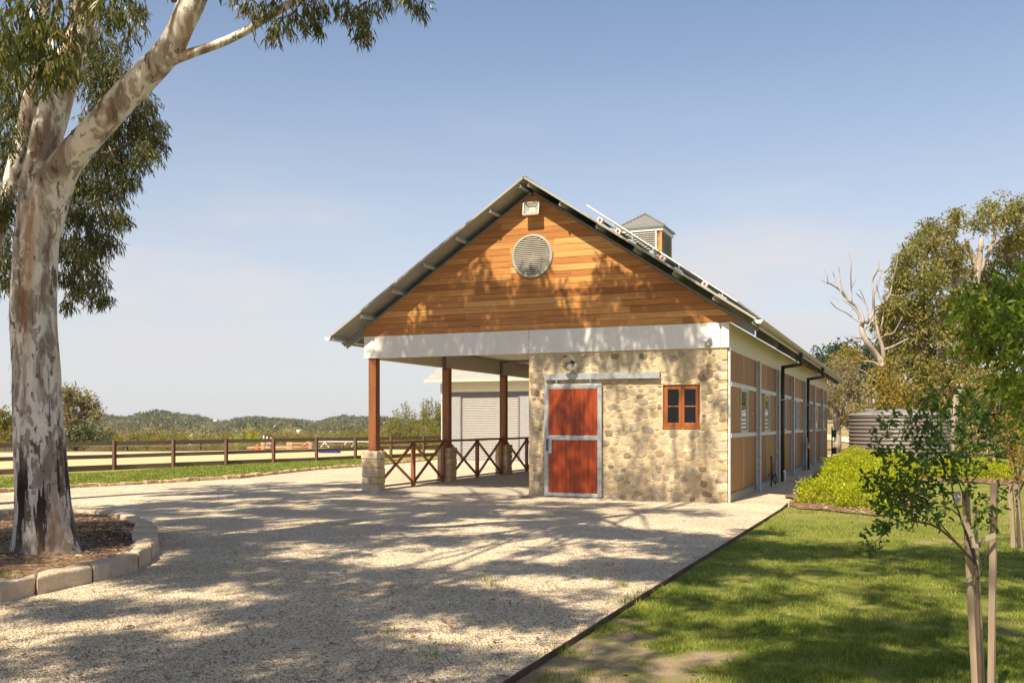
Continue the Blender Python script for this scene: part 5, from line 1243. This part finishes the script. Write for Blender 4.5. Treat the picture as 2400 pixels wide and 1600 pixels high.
# small garden light in the bed
p = G(2104, 1150); o = MB().tube([(0, 0, 0), (0, 0, .16)], .015, 6).lathe((0, 0, .16), [(.03, 0), (.045, .02), (.045, .09), (.001, .10)], 10).build('garden_light', M['pvc'], None, True); o.location = (p[0], p[1], .04); tag(o, 'small white garden spotlight on a spike in the mulch bed', 'garden light')
# ================================================================== rainwater tank
tc_ = P(2107, 1060, 40); R_t = 2.0; H_t = 2.03
tank = empty('water_tank', (tc_[0], tc_[1], -.02), 'grey-brown ribbed plastic rainwater tank with low domed lid behind the hedge', 'water tank')
tcm = simple('tank_plastic', (.19, .165, .15), .45, var=.06)
prof = []; nr_ = 13
for k in range(nr_):
    for j in range(8):
        t_ = j/8; z = (k+t_)*H_t/nr_; prof.append((R_t-.055+.055*math.sin(PI*t_)**.6, z))
prof.append((R_t-.05, H_t))
body = MB().lathe((0, 0, 0), prof, 64).build('tank_body', tcm, tank, True)
MB().lathe((0, 0, H_t), [(R_t+.02, -.02), (R_t+.02, .02), (R_t*.9, .06), (R_t*.4, .19), (.25, .22), (.20, .24), (.001, .25)], 48).build('tank_lid', simple('tank_lid_plastic', (.26, .245, .235), .5), tank, True)
ribm = MB()
for k in range(12):
    a_ = 2*PI*k/12; ribm.beam((.25*math.cos(a_), .25*math.sin(a_), H_t+.23), ((R_t-.02)*math.cos(a_), (R_t-.02)*math.sin(a_), H_t+.04), .08, .05)
ribm.lathe((-1.1, -.6, H_t+.10), [(.25, 0), (.25, .12), (.22, .15), (.001, .16)], 18); ribm.build('lid_rib', tcm, tank)
# post with box behind the barn corner
pb = P(1950, 1085, 46); pz = empty('meter_post', (pb[0], pb[1], 0), 'thin dark post with small green box beyond the barn rear corner', 'post')
MB().tube([(0, 0, -.1), (0, 0, 1.5)], .035, 6).build('pole', M['charcoal'], pz); MB().box(.03, .20, -.06, .06, 1.0, 1.35).build('meter_box', simple('green_box', (.04, .07, .06), .5), pz); MB().box(0, .2, -.1, .1, .2, .5).build('valve_box', M['charcoal'], pz)
# wire fence in the right distance
wf = empty('paddock_fence', P(2250, 1062, 48)*np.array([1, 1, 0]), 'low dark post and rail fence in the paddock behind the reddish sapling', 'fence'); yo = np.array(wf.location)
for x in (2260, 2338, 2420):
    p = P(x, 1085, 42); MB().box(p[0]-yo[0]-.06, p[0]-yo[0]+.06, p[1]-yo[1]-.06, p[1]-yo[1]+.06, -.1, 1.0).build('fence_post', M['fencep'], wf)
a_ = P(2240, 1060, 42)-yo; b_ = P(2450, 1066, 42)-yo; MB().beam((a_[0], a_[1], .9), (b_[0], b_[1], .9), .05, .1).build('fence_rail', M['fencer'], wf)
# ================================================================== BACKGROUND TREES, right
def far_tree(name, label, D, base, trunkpts, clumps, lf, bark, L, W, dens=1.0,  twigs=True, group=None, jit=2.0, splen=None, droop=.4):
    t = empty(name, (0, 0, 0), label, 'tree', group); mb = MB(); ends = []
    for pts in trunkpts:
        q, r = spline([(P(x, y, D), rr/FPX*D) for x, y, rr in pts], 4); mb.tube(q, r, 8, rough=.05); ends += [np.array(k) for k in q[::3]]
    parts = []
    for x, y, rp in clumps:
        c = P(x, y, D+RNG.uniform(-jit, jit)); r_s = rp/FPX*D
        if twigs and ends:
            e_ = min(ends, key=lambda k: np.linalg.norm(k-c)+max(0, k[2]-c[2])*1.5); limb(mb, e_, c, .035*D/50+.02, .012, 5, .10, 4, .05)
        sub = max(int(rp/8), 3)
        cs = c[None]+unit(sub*2)*r_s*RNG.uniform(.35, 1.0, (sub*2, 1)); parts.append(sprigs(cs, np.full((len(cs), 3), r_s*.42), int(15*dens*(rp/45)**1.1)+5, 7, splen or L*1.5, L*.58, W*.62, droop=droop, leafdroop=.35, shell=.5))
    mb.build('trunk', M[bark], t, True); crown('crown', parts, lf, t); return t
far_tree('gum_tree', 'tall spreading olive gum rising highest at the right side', 62, 0,
  [[(2240,1100,16),(2235,960,14),(2262,800,11),(2290,650,8),(2300,560,5)], [(2262,800,8),(2240,650,6),(2232,540,4),(2234,500,2)], [(2290,650,6),(2276,590,5),(2262,560,3)], [(2290,650,6),(2330,560,4),(2325,500,3)], [(2262,800,8),(2350,700,7),(2390,640,5)]],
  [(2192,547,36),(2165,570,30),(2175,520,20),(2150,555,12),(2235,500,14),(2232,525,16),(2317,485,30),(2300,510,28),(2335,510,26),(2375,498,30),(2400,490,30),(2385,587,44),(2350,590,30),(2228,632,44),(2282,632,44),(2326,650,45),(2250,590,28),(2200,600,40),(2180,640,40),(2395,470,20),(2400,545,34),(2360,560,20),(2415,640,40)], 'lf_olive', 'palebark', .42, .16, 1.0)
far_tree('gum_tree', 'dense olive gum with dark hollows standing behind the water tank', 56, 0,
  [[(2150,1100,16),(2150,950,13),(2160,800,10),(2170,690,7)], [(2150,950,9),(2200,850,7),(2230,750,4)], [(2220,1080,14),(2225,950,13),(2215,860,10)], [(2300,900,8),(2350,850,6),(2400,800,5)]],
  [(2090,700,34),(2088,760,36),(2082,815,34),(2104,640,28),(2128,592,26),(2157,668,48),(2120,700,36),(2140,740,50),(2192,730,52),(2183,802,60),(2121,824,46),(2110,780,36),(2230,780,50),(2219,891,50),(2264,846,50),(2150,870,48),(2135,600,20),(2110,625,14),(2105,660,18),(2310,720,45),(2300,790,45),(2250,700,40),(2180,940,45),(2270,930,45),(2340,760,40),(2380,700,40),(2210,980,40),(2140,940,30),(2095,850,20)], 'lf_olive', 'brownbark', .38, .15, 1.05)
far_tree('gum_tree', 'ochre green low tree between the dead tree and the tank', 50, 0,
  [[(2085,1060,9),(2088,960,8),(2085,890,5)]], [(2081,873,34),(2060,900,22),(2100,910,36),(2085,940,34),(2110,960,30),(2060,985,24),(2040,980,16),(2075,985,26),(2120,900,26)], 'lf_ochre', 'brownbark', .32, .14, 1.1)
far_tree('gum_tree', 'scrubby brownish tree filling in behind the young near sapling', 46, 0,
  [[(2240,1090,12),(2235,980,10),(2250,900,7)], [(2330,1090,9),(2340,980,7),(2350,900,5)], [(2316,882,7),(2345,850,5)]], [(2308,882,44),(2362,891,44),(2282,958,44),(2230,1000,40),(2190,1010,34),(2160,1000,30),(2340,960,44),(2400,940,50),(2300,1020,30),(2260,1040,26),(2380,1010,40),(2350,1040,24)], 'lf_olive', 'palebark', .30, .13, 1.0)
far_tree('pine_clump', 'dark green pines on the rise behind the barn rear', 125, 0, [[(1990,1000,6),(1992,830,3)], [(2040,1000,6),(2040,830,3)], [(1930,1000,5),(1930,850,2)]],
  [(1900,845,16),(1925,835,20),(1955,822,20),(1980,812,18),(2005,825,20),(2030,818,18),(1940,855,24),(1975,845,24),(2010,850,24),(2045,850,24),(2060,830,20),(1900,870,24),(2030,880,26),(1960,880,26),(2060,880,24),(1885,860,16)], 'lf_pine', 'brownbark', .75, .35, 1.2, jit=6)
far_tree('gum_tree', 'pale trunked brownish gum beyond the rear corner of the barn', 52, 0,
  [[(1963,1052,9),(1962,1000,8),(1955,960,6),(1945,920,4),(1935,880,3)], [(1962,1000,6),(1975,950,5),(1985,910,3)], [(1962,1010,5),(1990,970,4),(1996,930,3)], [(1958,975,4),(1945,955,3),(1938,935,2)]],
  [(1940,870,26),(1965,860,24),(1990,880,26),(1950,900,28),(1980,910,28),(1920,895,18),(2000,920,24),(1945,935,24),(1975,950,24),(2005,955,20),(1935,955,14),(1990,975,16),(2010,890,20),(1990,850,18)], 'lf_pale', 'palebark', .26, .10, 1.0)
far_tree('gum_tree', 'orange tinted crown just in front of the dark pines', 90, 0, [[(1985,1000,4),(1985,850,3)]], [(1975,828,14),(1995,822,14),(2010,835,12),(1985,842,14),(1965,838,8)], 'lf_ochre', 'palebark', .5, .25, 1.2)
# dead tree
dt = empty('dead_tree', (0, 0, 0), 'bare dead grey tree with twisting branches against the sky', 'tree'); dm = MB(); DD = 54
def Z3(lst): return [(P(1880+x*.4463, 400+y*.4463, DD+RNG.uniform(-.3, .3)), r*.4463/FPX*DD) for x, y, r in lst]
for pts in ([(480,1500,24),(455,1200,22),(430,1040,18),(400,980,16),(340,900,14),(315,840,14),(318,800,11),(350,785,9),(372,740,8),(375,660,6),(370,580,4),(398,520,3),(404,480,2)],
  [(318,800,10),(315,760,8),(280,710,7),(240,680,6),(195,625,5),(150,595,4),(130,590,3),(95,570,2)],[(135,590,3),(130,550,2),(115,518,1.5)],[(240,680,5),(210,620,4),(200,560,3),(190,495,2)],[(262,690,4),(258,620,3.5),(255,540,3),(258,480,2.5),(240,420,1.5)],[(258,620,2),(285,560,1.5),(290,530,1)],
  [(315,800,5),(265,770,4),(230,745,3.5),(180,720,3),(145,685,2)],[(300,780,3),(285,740,2.5),(230,690,2),(150,660,1.5)],[(372,740,6),(420,700,5),(460,650,4.5),(475,580,4),(495,500,3),(508,405,1.5)],[(460,650,4),(500,660,3),(540,650,2)],[(420,700,4),(400,640,3),(390,590,2),(420,540,1.5)],[(350,785,4),(340,720,3),(310,670,2.5),(280,640,2)],[(345,730,3),(320,660,2),(300,620,1.5)],
  [(430,1000,12),(420,920,10),(400,860,8),(390,800,7),(380,740,5)],[(425,940,8),(470,925,6),(510,905,4),(560,880,3)],[(410,880,6),(440,860,4),(480,850,3),(530,760,2)],[(400,860,5),(420,800,4),(430,720,3),(430,640,2),(440,600,1.5)],[(310,880,5),(280,875,4),(250,867,2)],
  [(430,1040,8),(380,1005,5),(320,998,3)],[(440,1150,10),(400,1150,8),(350,1158,6),(300,1170,4)],[(430,1160,6),(380,1100,4),(320,1050,3),(270,1040,2)],[(350,1050,3),(380,1075,2)],[(390,1140,5),(340,1125,4),(310,1130,3)],[(195,625,2.5),(170,560,2),(160,530,1)],[(475,580,2),(460,545,1.5),(465,520,1)],[(375,660,3),(400,600,2),(415,545,1)],[(280,710,2),(262,730,1.5),(240,760,1)]):
    q, r = spline(Z3(pts), 4); dm.tube(q, r, 7, rough=.05)
dm.build('trunk', M['deadbark'], dt, True)
parts = [sprigs([P(1880+x*.4463, 400+y*.4463, DD+.5)], [[.4*rp/15]*3], 26, 5, .4, .3, .1) for x, y, rp in ((420,760,16),(460,760,18),(440,800,18),(400,800,14),(480,720,12),(500,560,12),(520,600,12))]
crown('crown', parts, 'lf_olive', dt)
# ================================================================== BACKGROUND TREES, left and distance
far_tree('gum_tree', 'spreading pale gum seen right beside the mottled trunk beyond the arena', 95, 0, [[(168,1050,6),(165,990,5),(160,940,4)], [(165,990,3),(190,965,2.5),(205,945,2)]],
  [(150,925,14),(165,935,16),(185,930,16),(200,940,14),(212,958,9),(228,968,7),(170,960,18),(195,965,14),(150,960,16),(150,990,18),(175,985,14),(160,915,10),(206,948,10)], 'lf_pale', 'palebark', .55, .25, 1.0, droop=.1)
far_tree('gum_tree', 'dark rounded tree under the spreading pale gum beyond the arena', 88, 0, [[(205,1050,4),(205,1020,3)]], [(185,1020,18),(205,1012,18),(225,1018,18),(170,1030,16),(215,1030,20),(240,1025,12),(190,1038,16),(150,1025,18)], 'lf_gum', 'brownbark', .5, .25, 1.3)
far_tree('gum_tree', 'olive trees mass at the left picture edge beyond the arena', 92, 0, [[(10,1060,5),(10,1000,4)]], [(-10,975,22),(12,985,20),(25,1000,14),(0,1010,24),(20,1025,20),(-20,1030,26),(3,965,8)], 'lf_olive', 'palebark', .5, .25, 1.2)
# mid-distance belt: four kinds, copied
kinds = []
KL = ['rust tinted low tree', 'dull green bushy tree', 'grey green gum', 'yellow green round tree']
for k, (lf, bark) in enumerate((('lf_ochre', 'palebark'), ('lf_olive', 'brownbark'), ('lf_pale', 'palebark'), ('lf_hedge', 'brownbark'))):
    mb = MB(); mb.tube([(0, 0, -3), (.1, 0, .2), (.0, .1, .55)], [.035, .03, .015], 6)
    cs = [(RNG.normal(0, .24), RNG.normal(0, .24), .55+RNG.normal(0, .19)) for _ in range(18)]
    for c in cs[:6]: mb.tube([(0, 0, .3), c], [.015, .006], 4)
    v, f = sprigs(cs, np.full((18, 3), .15), 62, 4, .05, .036, .022, droop=0); v[:, 2] = np.maximum(v[:, 2], .05)
    kinds.append((mb.mesh('trunk'), npmesh('crown', v, f), lf, bark))
kinds[3] = (kinds[3][0], kinds[3][1], 'lf_hedge', 'brownbark')
rt2 = random.Random(4)
POSTS = [268, 409, 533, 644, 742, 833, 914, 989]; USED = {}
def belt(px, top, D, k, wpx=None):
    p = P(px, top, D); zg_ = zg(p); h = max(p[2]-zg_, 2.0); s_ = (wpx/FPX*D) if wpx else h*rt2.uniform(.9, 1.3)
    nb_ = sum(px > q for q in POSTS); where = ('peeping left of the mottled trunk' if px < 30 else 'close right of the mottled trunk' if px < 190 else 'just left of the first post') if nb_ == 0 else ('far behind the ' + ['barn rear corner', 'dead tree foot', 'tank left end', 'tank middle', 'tank right end', 'near sapling', 'near stakes', 'gap beside the stakes', 'reddish sapling', 'bright tree', 'right edge', 'right edge', 'right edge'][int((px-1880)//46)] if px > 1500 else 'over the ' + ['', 'first', 'second', 'third', 'fourth', 'fifth', 'sixth', 'seventh', 'last'][nb_] + ' bay, ' + ['by its near post', 'left of its middle', 'right of its middle', 'by its far post'][min(int((px-POSTS[nb_-1])/(((POSTS+[1064])[nb_]-POSTS[nb_-1])/4)), 3)])
    row = 'near row' if D < 82 else 'far row' if D > 103 else 'middle row'; base_ = f'{KL[k]}, {row}, {where}'; USED[base_] = USED.get(base_, 0)+1
    dist = ['', ', second along', ', third along', ', fourth along', ', fifth along', ', sixth along', ', seventh along', ', last along'][min(USED[base_]-1, 7)]
    o = empty('belt_tree', (p[0], p[1], zg_), base_+dist, 'tree', f'{KL[k]}s in the belt beyond the arena', rz=rt2.uniform(0, 6)); o.scale = (s_, s_, h/1.0)
    tm_, cm, lf, bk = kinds[k]
    a_ = link('trunk', tm_, M[bk], o); b_ = link('crown', cm, M[lf], o); b_['kind'] = 'stuff'
for px in range(215, 1060, 19):
    top = np.interp(px, [200, 300, 540, 600, 640, 760, 860, 920, 980, 1060], [1008, 1018, 1024, 1016, 1020, 1020, 1012, 992, 982, 972])+rt2.uniform(-5, 6)
    D = rt2.uniform(85, 120) if px < 860 else rt2.uniform(95, 140)
    belt(px+rt2.uniform(-6, 6), top, D, rt2.choice([0, 0, 1, 1, 1, 2]), rt2.uniform(55, 85))
for px in range(230, 1060, 28): belt(px+rt2.uniform(-6, 6), 1032+rt2.uniform(-4, 6), rt2.uniform(68, 80), rt2.choice([0, 1, 2, 2]), rt2.uniform(55, 80))
for px, top in ((556, 1016), (580, 1011), (600, 1010)): belt(px, top, 84, 3, 30)
for px, top in ((960, 958), (985, 952), (1010, 950), (1035, 955), (940, 972), (1018, 962)): belt(px, top+6, 120, rt2.choice([1, 0]), 60)
for px in range(-80, 200, 24): belt(px, rt2.uniform(1008, 1030), rt2.uniform(75, 100), rt2.choice([0, 1, 2]), 60)
for px in range(1890, 2460, 46): belt(px, rt2.uniform(985, 1010), rt2.uniform(95, 140), rt2.choice([0, 1, 2]), 70)
# far wooded hills
def wood_mass(name, mat, n, a0, a1, d0, d1, hmin, hmax, leaf):
    a = RNG.uniform(a0, a1, n); D = np.sqrt(RNG.uniform(d0**2, d1**2, n)); lat = a*D
    p = CAM[None]+RT[None]*lat[:, None]+FW[None]*D[:, None]; p[:, 2] = terrain_z(p[:, 0], p[:, 1])
    h = RNG.uniform(hmin, hmax, n)*(1+.35*np.sin(a*37)*np.sin(a*91+1)); m_ = 44
    c = np.repeat(p, m_, 0); hh = np.repeat(h, m_); u = unit(len(c)); r = RNG.uniform(.55, 1, len(c))
    q = c+u*r[:, None]*np.stack([hh*.5, hh*.5, hh*.45], -1)+np.stack([0*hh, 0*hh, hh*.55], -1)
    v, f = leaf_quads(q, nrmz(u+unit(len(c))*.8), hh*leaf*RNG.uniform(.6, 1.3, len(c)), hh*leaf*.7)
    tag(link(name, npmesh(name, v, f), M[mat]), kind='stuff')
wood_mass('far_woods', 'lf_gum', 3600, -.66, .10, 750, 1500, 6, 10, .26)
wood_mass('far_woods', 'lf_olive', 1800, -.66, .10, 300, 1400, 5, 8, .24)
wood_mass('far_woods', 'lf_pale', 1500, -.66, .10, 500, 1450, 5, 9, .26)
wood_mass('far_woods', 'lf_olive', 700, .10, .62, 260, 600, 7, 11, .22)
for px, py, D, s_ in ((445,1021,500,1.6),(505,986,1250,2.6),(620,1004,900,2.2),(360,1004,1000,2.4),(700,1009,700,1.6)):
    p = P(px, py, D); h = s_*.5; o = empty('farmhouse', (p[0], p[1], p[2]), {445:'tiny white farmhouse roof low in the valley woods',505:'tiny pale house high on the far wooded ridge',620:'tiny pale shed among trees right of the valley centre',360:'tiny pale house left on the wooded slope',700:'tiny pale house nearest the barn on the slope'}[px], 'house')
    MB().box(-s_, s_, -s_/2, s_/2, -12, h*.5).build('wall', M['cream'], o); MB().prism([(-s_*1.05, -s_*.6, h*.5), (-s_*1.05, s_*.6, h*.5), (-s_*1.05, 0, h)], (s_*2.1, 0, 0)).build('roof', M['white'], o)
# ================================================================== HAZE
hz = MB().box(-1960, 1960, -1960, 1960, -20, 42).build('haze', None, None); hz['kind'] = 'stuff'
hm = bpy.data.materials.new('haze'); hm.use_nodes = True; hm.node_tree.nodes.remove(hm.node_tree.nodes['Principled BSDF'])
pv = hm.node_tree.nodes.new('ShaderNodeVolumePrincipled'); pv.inputs['Color'].default_value = (.86, .90, 1.0, 1); pv.inputs['Density'].default_value = .00011; pv.inputs['Anisotropy'].default_value = .2
hm.node_tree.links.new(pv.outputs[0], hm.node_tree.nodes['Material Output'].inputs['Volume']); hz.data.materials.append(hm)
sc.cycles.volume_step_rate = 10; sc.cycles.volume_max_steps = 32
